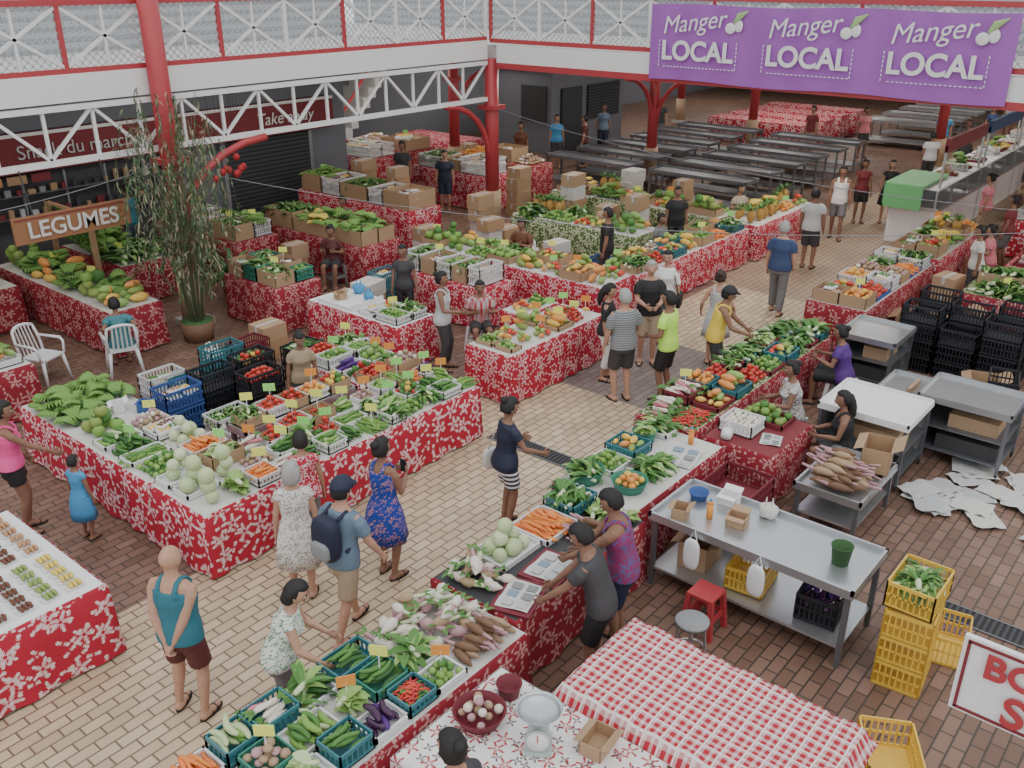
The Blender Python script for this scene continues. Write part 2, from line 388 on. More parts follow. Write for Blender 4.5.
def goods(kind,x0,x1,y0,y1,z,cont='none',cm='crate_teal',h=.16,sc=1,fill=1,tag=False,along=None):
    mb=MB(); zz=z+.002; a=.02
    if cont=='crate': crate(mb,x0,x1,y0,y1,z+.002,h,cm); zz=z+h*.62
    elif cont=='box':
        t=.008
        mb.box(x0,x1,y0,y1,z+.002,z+.012,cm)
        for q in((x0,x1,y0,y0+t),(x0,x1,y1-t,y1),(x0,x0+t,y0,y1),(x1-t,x1,y0,y1)): mb.box(*q,z+.012,z+h,cm)
        zz=z+h*.65
    elif cont=='tray':
        t=.02
        mb.box(x0,x1,y0,y1,z+.002,z+.014,cm)
        for q in((x0,x1,y0,y0+t),(x0,x1,y1-t,y1),(x0,x0+t,y0,y1),(x1-t,x1,y0,y1)): mb.box(*q,z+.014,z+.06,cm)
        zz=z+.014
    elif cont=='basket':
        cx,cy=(x0+x1)/2,(y0+y1)/2; r=min(x1-x0,y1-y0)/2
        ri=[]
        for rr,hh in((.8,0),(.9,h*.5),(1,h),(1.05,h),(.95,h-.01),(.85,h*.4),(.7,.02)):
            ri.append([np.array((cx+r*rr*math.cos(t*PI/10),cy+r*rr*math.sin(t*PI/10),z+.002+hh)) for t in range(20)])
        v,f=ring_loft(ri); mb.add(v,f,cm); zz=z+h*.5; x0,x1,y0,y1=cx-r*.75,cx+r*.75,cy-r*.75,cy+r*.75; a=0
    heap(mb,kind,x0+a,x1-a,y0+a,y1-a,zz,sc,fill,along,1 if cont in('none','tray') and KI[kind][3]>1 else 0)
    if tag:
        x=(x0+x1)/2;y=(y0+y1)/2; c=R.choice(['neonyel','neongreen','neonyel','orange'])
        mb.box(x-.004,x+.004,y-.004,y+.004,zz,zz+.26,'white'); T=Tm(x,y,zz+.26,rz=R.uniform(-1.2,-.5)); mb.box(-.075,.075,-.004,.004,-.04,.06,c,T)
    nm={'none':'pile_of_','crate':'crate_of_','box':'box_of_','tray':'tray_of_','basket':'basket_of_'}[cont]+kind
    return mb.obj(nm)
def table(name,x0,x1,y0,y1,h=.78,cloth='cloth_red',top='cloth_red',over=.02,side=True):
    mb=MB()
    mb.box(x0,x1,y0,y1,h-.03,h,top)
    for x in(x0+.06,x1-.1):
        for y in(y0+.06,y1-.1): mb.box(x,x+.04,y,y+.04,0,h-.03,'wood_l')
    per=[]; step=.07
    cs=[(x0,y0),(x1,y0),(x1,y1),(x0,y1)]; nr=[(0,-1),(1,0),(0,1),(-1,0)]
    for e in range(4):
        a=cs[e];b=cs[(e+1)%4];L=math.dist(a,b);k=max(2,int(L/step))
        for i in range(k):
            t=i/k; per.append((a[0]+(b[0]-a[0])*t,a[1]+(b[1]-a[1])*t,nr[e] if i else ((nr[e][0]+nr[e-1][0]),(nr[e][1]+nr[e-1][1])),i/k*L+e*9))
    zs=[h+.004,h-.02,h*.6,h*.3,.025]; rings=[]
    for iz,z in enumerate(zs):
        r=[]
        for (x,y,nn,q) in per:
            o=over*(0.15 if iz==0 else 1)+ (0 if iz<2 else .014*(iz-1)*math.sin(q*13+1.3*math.sin(q*4)))*.6+.006*iz
            r.append(np.array((x+nn[0]*o,y+nn[1]*o,z)))
        rings.append(r)
    v,f=ring_loft(rings,False); mb.add(v,f,cloth)
    return mb.obj(name,uv=True)
def fill(x0,x1,y0,y1,z,kinds,conts=(('crate','crate_teal'),),rows=1,h=.15,sc=1,gap=.03,tagp=.3,fillp=1):
    lx=(x1-x0);ly=(y1-y0); n=math.ceil(len(kinds)/rows); i=0
    for r in range(rows):
        ws=[R.uniform(.7,1.3) for _ in range(n)]; S=sum(ws); cum=[0]
        for q in ws: cum.append(cum[-1]+q/S)
        for c in range(n):
            if i>=len(kinds): return
            k=kinds[i]; 
            if lx>=ly: a,b=x0+lx*cum[c],x0+lx*cum[c+1]; d,e=y0+ly*r/rows,y0+ly*(r+1)/rows
            else: d,e=y0+ly*cum[c],y0+ly*cum[c+1]; a,b=x0+lx*r/rows,x0+lx*(r+1)/rows
            i+=1
            if k is None: continue
            ct=conts[(i*7)%len(conts)] if len(conts)>1 else conts[0]
            goods(k,a+gap/2,b-gap/2,d+gap/2,e-gap/2,z,ct[0],ct[1],h*R.uniform(.85,1.2),sc,fillp,R.random()<tagp)
def blob(a,b,c,p=.6): return np.sign(S14[0])*np.abs(S14[0])**p*np.array([a,b,c])
def bag(x,y,z,m='plastic_white',s=1.):
    mb=MB(); v=blob(.15*s,.12*s,.13*s,.75); v*=(1+.09*np.sin(v[:,0:1]*60+v[:,2:3]*40)); v[:,2]+=.125*s
    T=Tm(x,y,z,R.uniform(0,3)); mb.add(v,S14[1],m,T)
    for q in(-.05,.05):
        w,f=tube([(q*s,-.06*s,.22*s),(q*s,-.03*s,.34*s),(q*s,.03*s,.34*s),(q*s,.06*s,.22*s)],[.012*s]*4,5); mb.add(w,f,m,T)
    mb.obj('plastic_bag')
def cardbox(x,y,z,rz,w=.45,d=.32,h=.3,m='card',name='cardboard_box'):
    mb=MB();T=Tm(x,y,z,rz);t=.008
    mb.box(-w/2,w/2,-d/2,d/2,0,.01,m,T)
    for q in((-w/2,w/2,-d/2,-d/2+t),(-w/2,w/2,d/2-t,d/2),(-w/2,-w/2+t,-d/2,d/2),(w/2-t,w/2,-d/2,d/2)): mb.box(*q,.01,h,m,T)
    k=d*.38
    mb.add([(-w/2,-d/2,h),(w/2,-d/2,h),(w/2,-d/2-k,h+k*.6),(-w/2,-d/2-k,h+k*.6)],[(0,1,2,3)],m,T,False); mb.add([(-w/2,d/2,h),(w/2,d/2,h),(w/2,d/2+k*.8,h-k*.3),(-w/2,d/2+k*.8,h-k*.3)],[(0,1,2,3)],m,T,False)
    mb.obj(name)
def boxpile(x,y,n,rz=0):
    mb=MB(); z=0
    for i in range(n):
        w,d,h=R.uniform(.42,.58),R.uniform(.34,.42),R.uniform(.22,.34); T=Tm(x+R.uniform(-.04,.04),y+R.uniform(-.04,.04),z,rz+R.uniform(-.2,.2))
        m=R.choice(['card','card','offwhite','wood_l']); mb.box(-w/2,w/2,-d/2,d/2,0,h,m,T); mb.box(-w/2-.001,w/2+.001,-.03,.03,h*.6,h+.002,'lgrey',T); z+=h+.002
    mb.obj('stack_of_cardboard_boxes')
def scale_obj(x,y,z,rz=0,name='kitchen_weighing_scale'):
    mb=MB(); mb.box(-.11,.11,-.1,.1,0,.035,'scale')
    v,f=tube([(0,0,.035),(0,0,.12),(0,0,.23),(0,0,.3)],[.1,.085,.07,.04],14); mb.add(v,f,'scale')
    v,f=tube([(-.11,.0,.165),(-.135,.0,.165)],[.095,.095],20,flat=True); mb.add(v,f,'lgrey'); v,f=tube([(-.135,.0,.165),(-.14,.0,.165)],[.082,.082],20,flat=True); mb.add(v,f,'white')
    mb.box(-.144,-.141,-.004,.004,.165,.235,'red')
    r=[]
    for rr,hh in((.04,.29),(.13,.31),(.17,.36),(.175,.36),(.13,.32),(.02,.305)): r.append([np.array((rr*math.cos(t*PI/10),rr*math.sin(t*PI/10),hh)) for t in range(20)])
    v,f=ring_loft(r); mb.add(v,f,'steel')
    T=Tm(x,y,z,rz); mb.V=[q@T[:3,:3].T+T[:3,3] for q in mb.V]; mb.obj(name)
def bottle(x,y,z,c):
    mb=MB(); mb.cyl(x,y,z,z+.17,.034,c,10); mb.cyl(x,y,z+.17,z+.2,.034,c,10,.013); mb.cyl(x,y,z+.2,z+.225,.014,'skyblue',8); mb.obj('drink_bottle')
def tub(x,y,z,r,h,m,name='plastic_tub'):
    mb=MB(); ri=[]
    for rr,hh in((.78,0),(1,h),(1.06,h),(1.04,h-.012),(.94,h-.012),(.74,.015)): ri.append([np.array((x+r*rr*math.cos(t*PI/9),y+r*rr*math.sin(t*PI/9),z+hh)) for t in range(18)])
    v,f=ring_loft(ri); mb.add(v,f,m); mb.obj(name)
def clutter(x0,x1,y0,y1,z,n):
    pts=[]
    for i in range(n):
        for tr in range(12):
            x=R.uniform(x0,x1);y=R.uniform(y0,y1)
            if all(math.dist((x,y),q)>.26 for q in pts): break
        else: continue
        pts.append((x,y)); k=R.choice(['bag','box','tub','bottle','bag','tub','box','rolls'])
        if k=='bag': bag(x,y,z,R.choice(['plastic_white','plastic_white','skyblue','green_l','offwhite']),R.uniform(.6,.8))
        elif k=='box': cardbox(x,y,z,R.uniform(0,3),.2,.15,.12,R.choice(['card','card','white','crate_blue']))
        elif k=='tub': tub(x,y,z,R.uniform(.07,.11),R.uniform(.08,.16),R.choice(['plastic_white','crate_blue','crate_teal','crate_red','plastic_white']))
        elif k=='bottle': bottle(x,y,z,R.choice(['glassy','white','green_l','orange']))
        else:
            mb=MB(); 
            for q in(-.05,.05): v,f=tube([(x-.1,y+q,z+.05),(x+.1,y+q,z+.05)],[.048,.048],10,flat=True); mb.add(v,f,'newsprint')
            mb.obj('paper_rolls')
# ------------------------------------------------------------------ people
def remesh(P,vox=.012,sm=3):
    V=[];F=[];o=0
    for v,f in P:
        V.extend(np.asarray(v).tolist()); F.extend([tuple(i+o for i in q) for q in f]); o+=len(v)
    me=bpy.data.meshes.new('t'); me.from_pydata(V,[],F); ob=bpy.data.objects.new('t',me); COL.objects.link(ob)
    m=ob.modifiers.new('r','REMESH'); m.mode='VOXEL'; m.voxel_size=vox
    s=ob.modifiers.new('s','SMOOTH'); s.factor=.5; s.iterations=sm
    dg=bpy.context.evaluated_depsgraph_get(); e=ob.evaluated_get(dg); q=e.to_mesh()
    n=len(q.vertices); a=np.empty(n*3); q.vertices.foreach_get('co',a)
    fs=[tuple(p.vertices) for p in q.polygons]
    e.to_mesh_clear(); bpy.data.objects.remove(ob); bpy.data.meshes.remove(me)
    return a.reshape(-1,3),fs
def ik(a,t,l1,l2,pole):
    a=np.array(a,float);t=np.array(t,float);d=t-a;L=np.linalg.norm(d)
    if L<1e-6: d=np.array([0,0,-1.]);L=1
    u=d/L; L=min(max(L,abs(l1-l2)+.08),(l1+l2)*.995)
    c=(l1*l1+L*L-l2*l2)/(2*l1*L); c=max(-1,min(1,c)); x=l1*c; h=l1*math.sqrt(max(0,1-c*c))
    p=np.array(pole,float); p=p-u*np.dot(p,u); p/=(np.linalg.norm(p)+1e-9)
    return a+u*x+p*h, a+u*L
def person(name,x,y,yaw,h=1.7,sex='f',build=1.,lean=0,hands=None,feet=None,sit=False,seat=.46,z0=0,head=(0,0),
           top='white',sleeve=.5,bottom='shorts',bcol='navy',blen=.8,hair='hair_black',style='short',hat=None,skin='skin1',shoe='black',extras=(),dress=False,vox=.0125,toplen=.86):
    s=h/1.75; mb=MB(); f=.92 if sex=='f' else 1.0; B=build
    pz=.95 if not sit else seat+.10
    P0=np.array([0,0,pz])
    la=math.radians(lean)
    def spine(r):
        if r<=0: return P0+np.array([0,0,r]),0
        a1=la*.5
        if r<.13: return P0+np.array([math.sin(a1)*r,0,math.cos(a1)*r]),a1
        c=P0+np.array([math.sin(a1)*.13,0,math.cos(a1)*.13]); r-=.13
        return c+np.array([math.sin(la)*r,0,math.cos(la)*r]),la
    def rg(z,w,d,ox=0,k=18,inf=0):
        c,a=spine(z-.95); X=np.array([math.cos(a),0,-math.sin(a)]); Y=np.array([0,1.,0]); r=[]
        for j in range(k):
            t=2*PI*j/k; ct,st=math.cos(t),math.sin(t)
            r.append(c+X*((d+inf)*ct+ox)+Y*(w+inf)*st)
        return r
    W=B
    if sex=='f': prof=[(.80,.075,.07,0),(.86,.162*W,.11*W,-.01),(.93,.172*W,.118*W,-.012),(1.0,.15*W,.105*W,-.003),(1.09,.124*W,.092*W,.003),(1.18,.128*W,.095*W,.005),(1.28,.142*W,.118*W,.014),(1.36,.15,.10,.002),(1.415,.145,.08,-.008),(1.45,.09,.06,-.01),(1.475,.05,.05,-.008),(1.53,.044,.05,0)]
    else: prof=[(.80,.08,.075,0),(.86,.152*W,.105*W,-.005),(.93,.158*W,.108*W,-.005),(1.0,.152*W,.108*W,.003),(1.09,.148*W,.108*W,.006),(1.18,.153*W,.112*W,.006),(1.28,.168*W,.12*W,.006),(1.36,.18,.115,.0),(1.42,.175,.09,-.008),(1.455,.11,.068,-.01),(1.485,.06,.06,-.006),(1.545,.054,.056,0)]
    body=[]
    body.append(ring_loft([rg(*p) for p in prof]))
    shz=1.405; sw=.165*f if sex=='f' else .185
    if hands is None: hands=((.06,.25,.80),(.06,-.25,.80))
    if feet is None: feet=((.02,.1,0),(-.02,-.1,0)) if not sit else ((.42,.12,0),(.42,-.12,0))
    arms=[];legs=[]
    cS,aS=spine(shz-.95)
    for sd,hd in((1,hands[0]),(-1,hands[1])):
        S=cS+np.array([0,sd*sw,0]); E,Wr=ik(S,hd,.285,.255,(-.6,sd*.45,-.6)); arms.append((S,E,Wr,sd))
        ra=.92 if sex=='f' else 1.08; ra*=.5+.5*B
        body.append(tube([S+np.array([0,-sd*.03,.0]),S*.75+E*.25,S*.35+E*.65,E,E*.7+Wr*.3,E*.3+Wr*.7,Wr],[.052*ra,.05*ra,.041*ra,.037*ra,.038*ra,.03*ra,.024*ra],12))
        d=(Wr-E);d/=np.linalg.norm(d)
        sdv=np.array([0,0,1.]) if abs(d[2])<.8 else np.array([1.,0,0])
        ax=sdv-d*np.dot(sdv,d);ax/=np.linalg.norm(ax); nrm=np.cross(d,ax)*sd
        body.append(tube([Wr-d*.01,Wr+d*.03,Wr+d*.07,Wr+d*.092],[.025,.036,.041,.036],10,sq=.42,side=ax))
        inw=-nrm if nrm[1]*sd>0 else nrm
        for i,(o,l) in enumerate(((-.03,.062),(-.01,.073),(.011,.078),(.031,.068))):
            b=Wr+d*.082+ax*o; p1=b+d*l*.45+inw*.004; p2=p1+(d*.8+inw*.6)*l*.32; p3=p2+(d*.45+inw*.9)*l*.26
            v,ff=tube([b,p1,p2,p3],[.0095,.009,.0085,.007],6); mb.add(v,ff,skin)
        b=Wr+d*.03+ax*.032; p1=b+(d*.7+ax*.75)*.035; p2=p1+(d*.95+ax*.2+inw*.3)*.03
        v,ff=tube([b,p1,p2],[.013,.011,.008],6); mb.add(v,ff,skin)
    for sd,ft in((1,feet[0]),(-1,feet[1])):
        Hp=P0+np.array([0,sd*.088,-.03]); An=np.array([ft[0],ft[1],ft[2]+.085])
        K,An=ik(Hp,An,.42,.43,(1,sd*.12,.15 if sit else 0)); legs.append((Hp,K,An,sd))
        rl=(.95 if sex=='f' else 1.)*(.4+.6*B)
        body.append(tube([Hp+np.array([0,0,.03]),Hp*.7+K*.3,Hp*.3+K*.7,K,K*.7+An*.3,K*.35+An*.65,An],[.085*rl,.085*rl,.064*rl,.052*rl,.054*rl,.042*rl,.034],12))
        fd=np.array([math.cos(sd*.16),math.sin(sd*.16),0]); g=An+np.array([0,0,-.085])
        body.append(tube([g-fd*.05+[0,0,.036],g+fd*.01+[0,0,.05],g+fd*.08+[0,0,.036],g+fd*.15+[0,0,.026],g+fd*.19+[0,0,.022]],[.03,.04,.033,.024,.016],10,sq=1.35,side=(0,0,1)))
        T=np.eye(4);T[:3,0]=fd;T[:3,1]=(-fd[1],fd[0],0);T[:3,3]=g
        so=[];
        for zz,e in((.0,0),(.018,.004)):
            so.append([np.array((.07+(.137+e)*math.cos(t*PI/8),(.047+e)*math.sin(t*PI/8)*(1+.12*math.cos(t*PI/8)),zz)) for t in range(16)])
        v,ff=ring_loft(so); mb.add(v,ff,shoe,T)
        for q in(.05,.12):
            v,ff=tube([(q,-.05,.02),(q,-.035,.062-.2*q),(q,0,.088-.25*q),(q,.035,.062-.2*q),(q,.05,.02)],[.009]*5,6); mb.add(v,ff,shoe,T)
    hc,ha=spine(1.60-.95); hc=hc+np.array([.012,0,.035]); 
    nk,_=spine(.55)
    hp=math.radians(head[0])+la*.35; hy=math.radians(head[1])
    HR=np.array(Matrix.Rotation(hy,3,'Z')@Matrix.Rotation(hp,3,'Y'))*1.07
    HT=np.eye(4);HT[:3,:3]=HR;HT[:3,3]=hc
    v=S20[0].copy(); X,Y,Z=v[:,0].copy(),v[:,1].copy(),v[:,2].copy()
    jaw=np.clip(-Z,0,1)
    Y*=(1-.33*jaw**1.5); X=np.where(X<0,X*(1-.45*jaw),X*(1-.10*jaw)+.10*jaw); X=np.where(X<0,X*1.08,X*.93)
    # fuller cranium
    up=np.clip(Z,0,1); X*=(1+.10*up*(1-up)*4*.5); Y*=(1+.10*up*(1-up)*4*.5)
    v=np.stack([X*.093,Y*.079,Z*.114],1); fs=S20[1]
    tr=lambda q:(np.asarray(q,float)@HR.T+hc)
    body.append((tr(v),fs))
    nose,nf=tube([(.080,0,.02),(.092,0,-.005),(.103,0,-.028),(.088,0,-.036)],[.008,.010,.015,.010],8); body.append((tr(nose),nf))
    for sd in(1,-1):
        e=ell(-.004,sd*.08,-.005,.018,.010,.03,'x'); body.append((tr(e[0]),e[1]))
    body.append(tube([nk-[0,0,.04],hc+HR@np.array([-.02,0,-.06])],[.054 if sex=='m' else .044]*2,12))
    v,ff=remesh(body,vox,2); mb.add(v,ff,skin)
    for sd in(1,-1):
        mb.parts([ell(.077,sd*.031,.004,.012,.0125,.0065,'eye'),ell(.0858,sd*.031,.004,.005,.0062,.006,'iris'),ell(.082,sd*.032,.024,.008,.02,.0045,hair)],HT)
    mb.parts([ell(.086,0,-.058,.009,.024,.0050,'lip'),ell(.085,0,-.065,.008,.018,.0045,'lip')],HT)
    if style!='bald':
        v=S20[0].copy(); n=np.sin(v[:,0]*19)*np.cos(v[:,1]*23+v[:,2]*11)
        k=np.full(len(v),1.15)+.02*n
        face=(v[:,0]>.15)&(v[:,2]<.48+.0*v[:,0]); low=(v[:,2]<-.45)|((v[:,0]>-.05)&(v[:,2]<-.05))
        k=np.where(face|low,.8,k); v=v*k[:,None]; v[:,0]=np.where(v[:,0]<0,v[:,0]*1.1,v[:,0]*.98)
        v=v*np.array([.094,.083,.115]); mb.add(v,S20[1],hair,HT)
    if style in('long','pony'):
        w=.055 if style=='long' else .025
        q=[(-.075,0,.05),(-.105,0,-.03),(-.12,0,-.11),(-.125,0,-.2),(-.11,0,-.28)]
        v,ff=tube(q,[w*.9,w,w*1.05,w*.9,w*.3],10,sq=1.25 if style=='long' else 1,side=(1,0,0)); mb.add(v,ff,hair,HT)
    if style=='bun': mb.parts([ell(-.1,0,.075,.045,.048,.042,hair,S14)],HT)
    if style=='bob':
        v,ff=tube([(-.04,0,.06),(-.05,0,-.02),(-.055,0,-.09),(-.05,0,-.12)],[.06,.066,.062,.03],12,sq=1.45,side=(1,0,0)); mb.add(v,ff,hair,HT)
    if hat:
        v=S20[0].copy(); k=np.where(v[:,2]>.18,1.22,.75); v=v*k[:,None]*np.array([.1,.085,.112]); mb.add(v,S20[1],hat,HT)
        r=[]
        for zz,e in((.03,0),(.036,.0)):
            r.append([np.array((.07+(.09)*math.cos(t*PI/8),.075*math.sin(t*PI/8),zz-.012*math.cos(t*PI/8))) for t in range(16)])
        v,ff=ring_loft(r); mb.add(v,ff,hat,HT)
    def pr(zlo,zhi,inf=.014,flare=0):
        out=[]
        zs=sorted(set([zlo,zhi]+[p[0] for p in prof if zlo<p[0]<zhi]))
        for z in zs:
            for i in range(len(prof)-1):
                a,b=prof[i],prof[i+1]
                if a[0]<=z<=b[0]+1e-9:
                    t=(z-a[0])/(b[0]-a[0]); q=[a[j]+(b[j]-a[j])*t for j in range(1,4)]
                    if z<.93: q[0]=max(q[0],.163*W); q[1]=max(q[1],.11*W)
                    out.append(rg(z,q[0],q[1],q[2],18,inf+flare*max(0,min(1,(1.12-z)/.1)))); break
        return out
    zt=1.372 if sleeve==0 else 1.448
    G=[ring_loft(pr(toplen if not dress else .93,zt,.013,.020 if not dress else 0))]
    if sleeve>0:
        for S,E,Wr,sd in arms:
            r=(.052+.013)*(.92 if sex=='f' else 1.08)*(.5+.5*B)
            if sleeve<=1: e=S+(E-S)*sleeve; G.append(tube([S+np.array([0,-sd*.05,.0]),S*.6+e*.4,e],[r*.93,r,r*1.0],12,flat=True))
            else: G.append(tube([S+np.array([0,-sd*.05,.0]),S*.5+E*.5,E,E*.5+Wr*.5,Wr],[r*.95,r*.95,r*.8,r*.75,r*.6],12,flat=True))
    else:
        g=1 if sex=='m' else .9
        for sd in(1,-1):
            pts=[]
            for zz,ox in((1.34,.115),(1.40,.106),(1.45,.055),(1.472,-.01),(1.45,-.072),(1.40,-.103),(1.34,-.118)):
                c,a=spine(zz-.95); pts.append(c+np.array([math.cos(a)*ox*g,sd*.082*g,-math.sin(a)*ox*g]))
            G.append(tube(pts,[.027]*7,8,sq=.6,side=(0,1,0)))
    v,ff=remesh(G,.013,2); mb.add(v,ff,top)
    if bottom in('shorts','pants') and not dress:
        G=[ring_loft(pr(.80,1.03,.009))]
        for Hp,K,An,sd in legs:
            lo=.108 if bottom=='shorts' else .096
            lo*=(.5+.5*B)
            if blen<=1: e=Hp+(K-Hp)*blen; G.append(tube([Hp,Hp*.5+e*.5,e],[lo*.93,lo*.93,lo*.88],12,flat=True))
            else:
                e=K+(An-K)*(blen-1); G.append(tube([Hp,Hp*.5+K*.5,K,K*.5+e*.5,e],[lo*.95,lo*.9,lo*.78,lo*.74,lo*.66],12,flat=True))
        v,ff=remesh(G,.013,2); mb.add(v,ff,bcol)
    else:
        bc=top if dress else bcol
        if sit:
            G=[ring_loft(pr(.80,1.03,.011))]
            for Hp,K,An,sd in legs: G.append(tube([Hp,Hp*.5+K*.5,K,K*.7+An*.3],[.12,.12,.105,.09],12,flat=True))
            v,ff=remesh(G,.014,2); mb.add(v,ff,bc)
        else:
            ri=[];K=26; L=.45*blen; 
            for t in(0,.12,.25,.45,.7,1.0,1.0,.9):
                z=1.04-t*(L+.12)
                w=.13*W+.065*min(1,t*3)+.055*t; d=.10*W+.045*min(1,t*3)+.06*t
                q=[]
                for j in range(K):
                    a=2*PI*j/K; fo=1+.06*t*math.sin(a*7)
                    cx=(spine(z-.95)[0][0] if z>.95 else 0)-.006
                    q.append(np.array((cx+d*fo*math.cos(a),w*fo*math.sin(a),z)))
                ri.append(q)
            ri[-1]=[np.array((p[0]*.85,p[1]*.85,p[2])) for p in ri[-1]]
            v,ff=ring_loft(ri); mb.add(v,ff,bc)
    for e in extras:
        c,a=spine(.3)
        if e=='backpack':
            mb.add(blob(.09,.15,.235)+c+np.array([-.2,0,-.03]),S14[1],'navy')
            mb.add(blob(.05,.11,.1)+c+np.array([-.28,0,-.12]),S14[1],'grey')
            for sd in(1,-1):
                v,ff=tube([c+[-.13,sd*.09,.16],c+[-.02,sd*.1,.205],c+[.12,sd*.1,.1],c+[.12,sd*.12,-.05],c+[-.1,sd*.15,-.18]],[.02]*5,6); mb.add(v,ff,'navy')
        if e in('tote_white','tote_black','tote_brown'):
            m='offwhite' if e=='tote_white' else('black' if e=='tote_black' else 'wood_l')
            mb.add(blob(.17,.045,.14,.5)+np.array([-.02,.25,.86]),S14[1],m)
            v,ff=tube([(.1,.25,.98),c+[.07,.15,.08],c+[.0,-.04,.17],c+[-.1,.08,.1],(-.12,.25,.98)],[.008]*5,6); mb.add(v,ff,m)
        if e=='phone':
            q=(arms[0][2]+arms[1][2])/2; mb.box(q[0]+.05,q[0]+.065,q[1]-.04,q[1]+.04,q[2]-.01,q[2]+.14,'black')
    T=Tm(x,y,z0,math.radians(yaw),s=s)
    V=np.concatenate(mb.V)@T[:3,:3].T+T[:3,3]; mb.V=[V]
    return mb.obj(name)
# ------------------------------------------------------------------ camera
cam=bpy.data.cameras.new('camera'); co=bpy.data.objects.new('camera',cam); COL.objects.link(co)
cam.sensor_width=36; cam.lens=919*36/1024; cam.clip_end=200
az=math.radians(39.7); pt=math.radians(24.25)
co.location=(0,0,6); co.rotation_euler=(PI/2-pt,0,az-PI/2); scene.camera=co
# ------------------------------------------------------------------ light
w=bpy.data.worlds.new('sky_world'); scene.world=w; w.use_nodes=True
bg=w.node_tree.nodes['Background']; bg.inputs[0].default_value=(.94,.97,1,1); bg.inputs[1].default_value=1.3
sun=bpy.data.lights.new('sun','SUN'); sun.energy=.7; sun.angle=math.radians(70); sun.color=(1,.96,.9)
so=bpy.data.objects.new('sun',sun); so.rotation_euler=(math.radians(24),math.radians(-15),0); so.location=(5,5,20); COL.objects.link(so)
def area(x,y,z,sx,sy,e):
    l=bpy.data.lights.new('ceiling_lamp_light','AREA'); l.shape='RECTANGLE'; l.size=sx; l.size_y=sy; l.energy=e; l.color=(1,.96,.9)
    o=bpy.data.objects.new('ceiling_lamp_light',l); o.location=(x,y,z); COL.objects.link(o)
# ------------------------------------------------------------------ shell
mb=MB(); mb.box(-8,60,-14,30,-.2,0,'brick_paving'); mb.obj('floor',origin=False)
def drain(x,y0,y1):
    mb=MB(); mb.box(x,x+.3,y0,y1,.001,.006,'black')
    n=int((y1-y0)/.06)
    for i in range(n): mb.box(x+.02,x+.28,y0+i*.06,y0+i*.06+.03,.006,.012,'dark')
    for xx in(x,x+.28): mb.box(xx,xx+.02,y0,y1,.006,.014,'steel_dark')
    mb.obj('floor_drain_grating')
drain(8.6,5.7,7.6); drain(8.6,-2,2.0)
mb=MB(); mb.box(-8,17,20.3,20.5,0,4.1,'wallgrey'); mb.obj('wall_left',origin=False)
mb=MB(); mb.box(17,60,25.5,25.7,0,4.1,'wallgrey'); mb.box(17,17.2,20.3,25.5,0,4.1,'wallgrey'); mb.obj('wall_back_left',origin=False)
mb=MB(); mb.box(-8,17.4,20.3,20.5,4.4,9,'louvre'); mb.obj('wall_upper_left',origin=False)
mb=MB(); mb.box(21.9,22.1,-14,25,4.4,9,'louvre'); mb.obj('wall_upper_back',origin=False)
mb=MB(); mb.box(58,58.2,-14,25.5,0,4.1,'offwhite'); mb.obj('wall_far',origin=False)
mb=MB(); mb.box(-8,17.15,15.1,20.3,4.1,4.4,'slab'); mb.box(17.38,60,-14,25.7,4.1,4.4,'slab'); mb.obj('ceiling_mezzanine_slab',origin=False)
def truss_x(x0,x1,y,name):
    mb=MB()
    mb.beam((x0,y,3.2),(x1,y,3.2),.12,.09,'white'); mb.beam((x0,y,4.02),(x1,y,4.02),.12,.09,'white')
    n=int((x1-x0)/.8); st=(x1-x0)/n
    for i in range(n):
        a=x0+i*st
        mb.beam((a,y,3.24),(a,y,4.0),.05,.05,'white')
        p,q=(3.24,4.0) if i%2 else (4.0,3.24)
        mb.beam((a,y,p),(a+st,y,q),.05,.05,'white')
    mb.box(x0,x1,y-.06,y+.06,4.1,4.52,'white')
    mb.obj(name)
def rail(p0,p1,name,z0=4.55,z1=5.55):
    mb=MB(); p0=np.array(p0,float);p1=np.array(p1,float);L=np.linalg.norm(p1-p0);n=int(round(L/1.45));d=(p1-p0)/n
    u=(p1-p0)/L
    Z=lambda p,z:(p[0],p[1],z)
    mb.beam(Z(p0,z0),Z(p1,z0),.1,.09,'red_paint'); mb.beam(Z(p0,z1),Z(p1,z1),.1,.09,'red_paint')
    for i in range(n+1):
        a=p0+d*i; mb.beam(Z(a,z0),Z(a,z1),.07,.07,'white' if i%2 else 'red_paint')
        if i<n:
            b=a+d; mb.beam(Z(a,z0+.05),Z(b,z1-.05),.05,.05,'white'); mb.beam(Z(b,z0+.05),Z(a,z1-.05),.05,.05,'white')
            m_=(a+b)/2; mb.beam(Z(m_,z0),Z(m_,z1),.04,.04,'white')
    hh=z1-z0; k=int((L+hh)/.13)
    for j in range(k):
        s0=-hh+j*.13
        for sg in(0,1):
            a,b=s0,s0+hh; za,zb=(z0,z1) if sg==0 else (z1,z0)
            if a<0: za=za+(zb-za)*(-a/hh); a=0
            if b>L: zb=za+(zb-za)*((L-a)/(b-a)) ; b=L
            if b-a<.02: continue
            mb.beam(Z(p0+u*a,za),Z(p0+u*b,zb),.012,.013,'lgrey')
    mb.obj(name)
truss_x(-7,17.1,15.0,'roof_truss_white')
rail((-7,15.0),(17.1,15.0),'gallery_railing')
mb=MB(); mb.box(17.2,17.35,-14,14.75,4.03,4.42,'white'); mb.box(17.18,17.37,-14,14.75,3.9,4.03,'red_paint'); mb.obj('gallery_edge_beam')
rail((17.3,-8),(17.3,15.0),'gallery_railing',4.5,5.5)
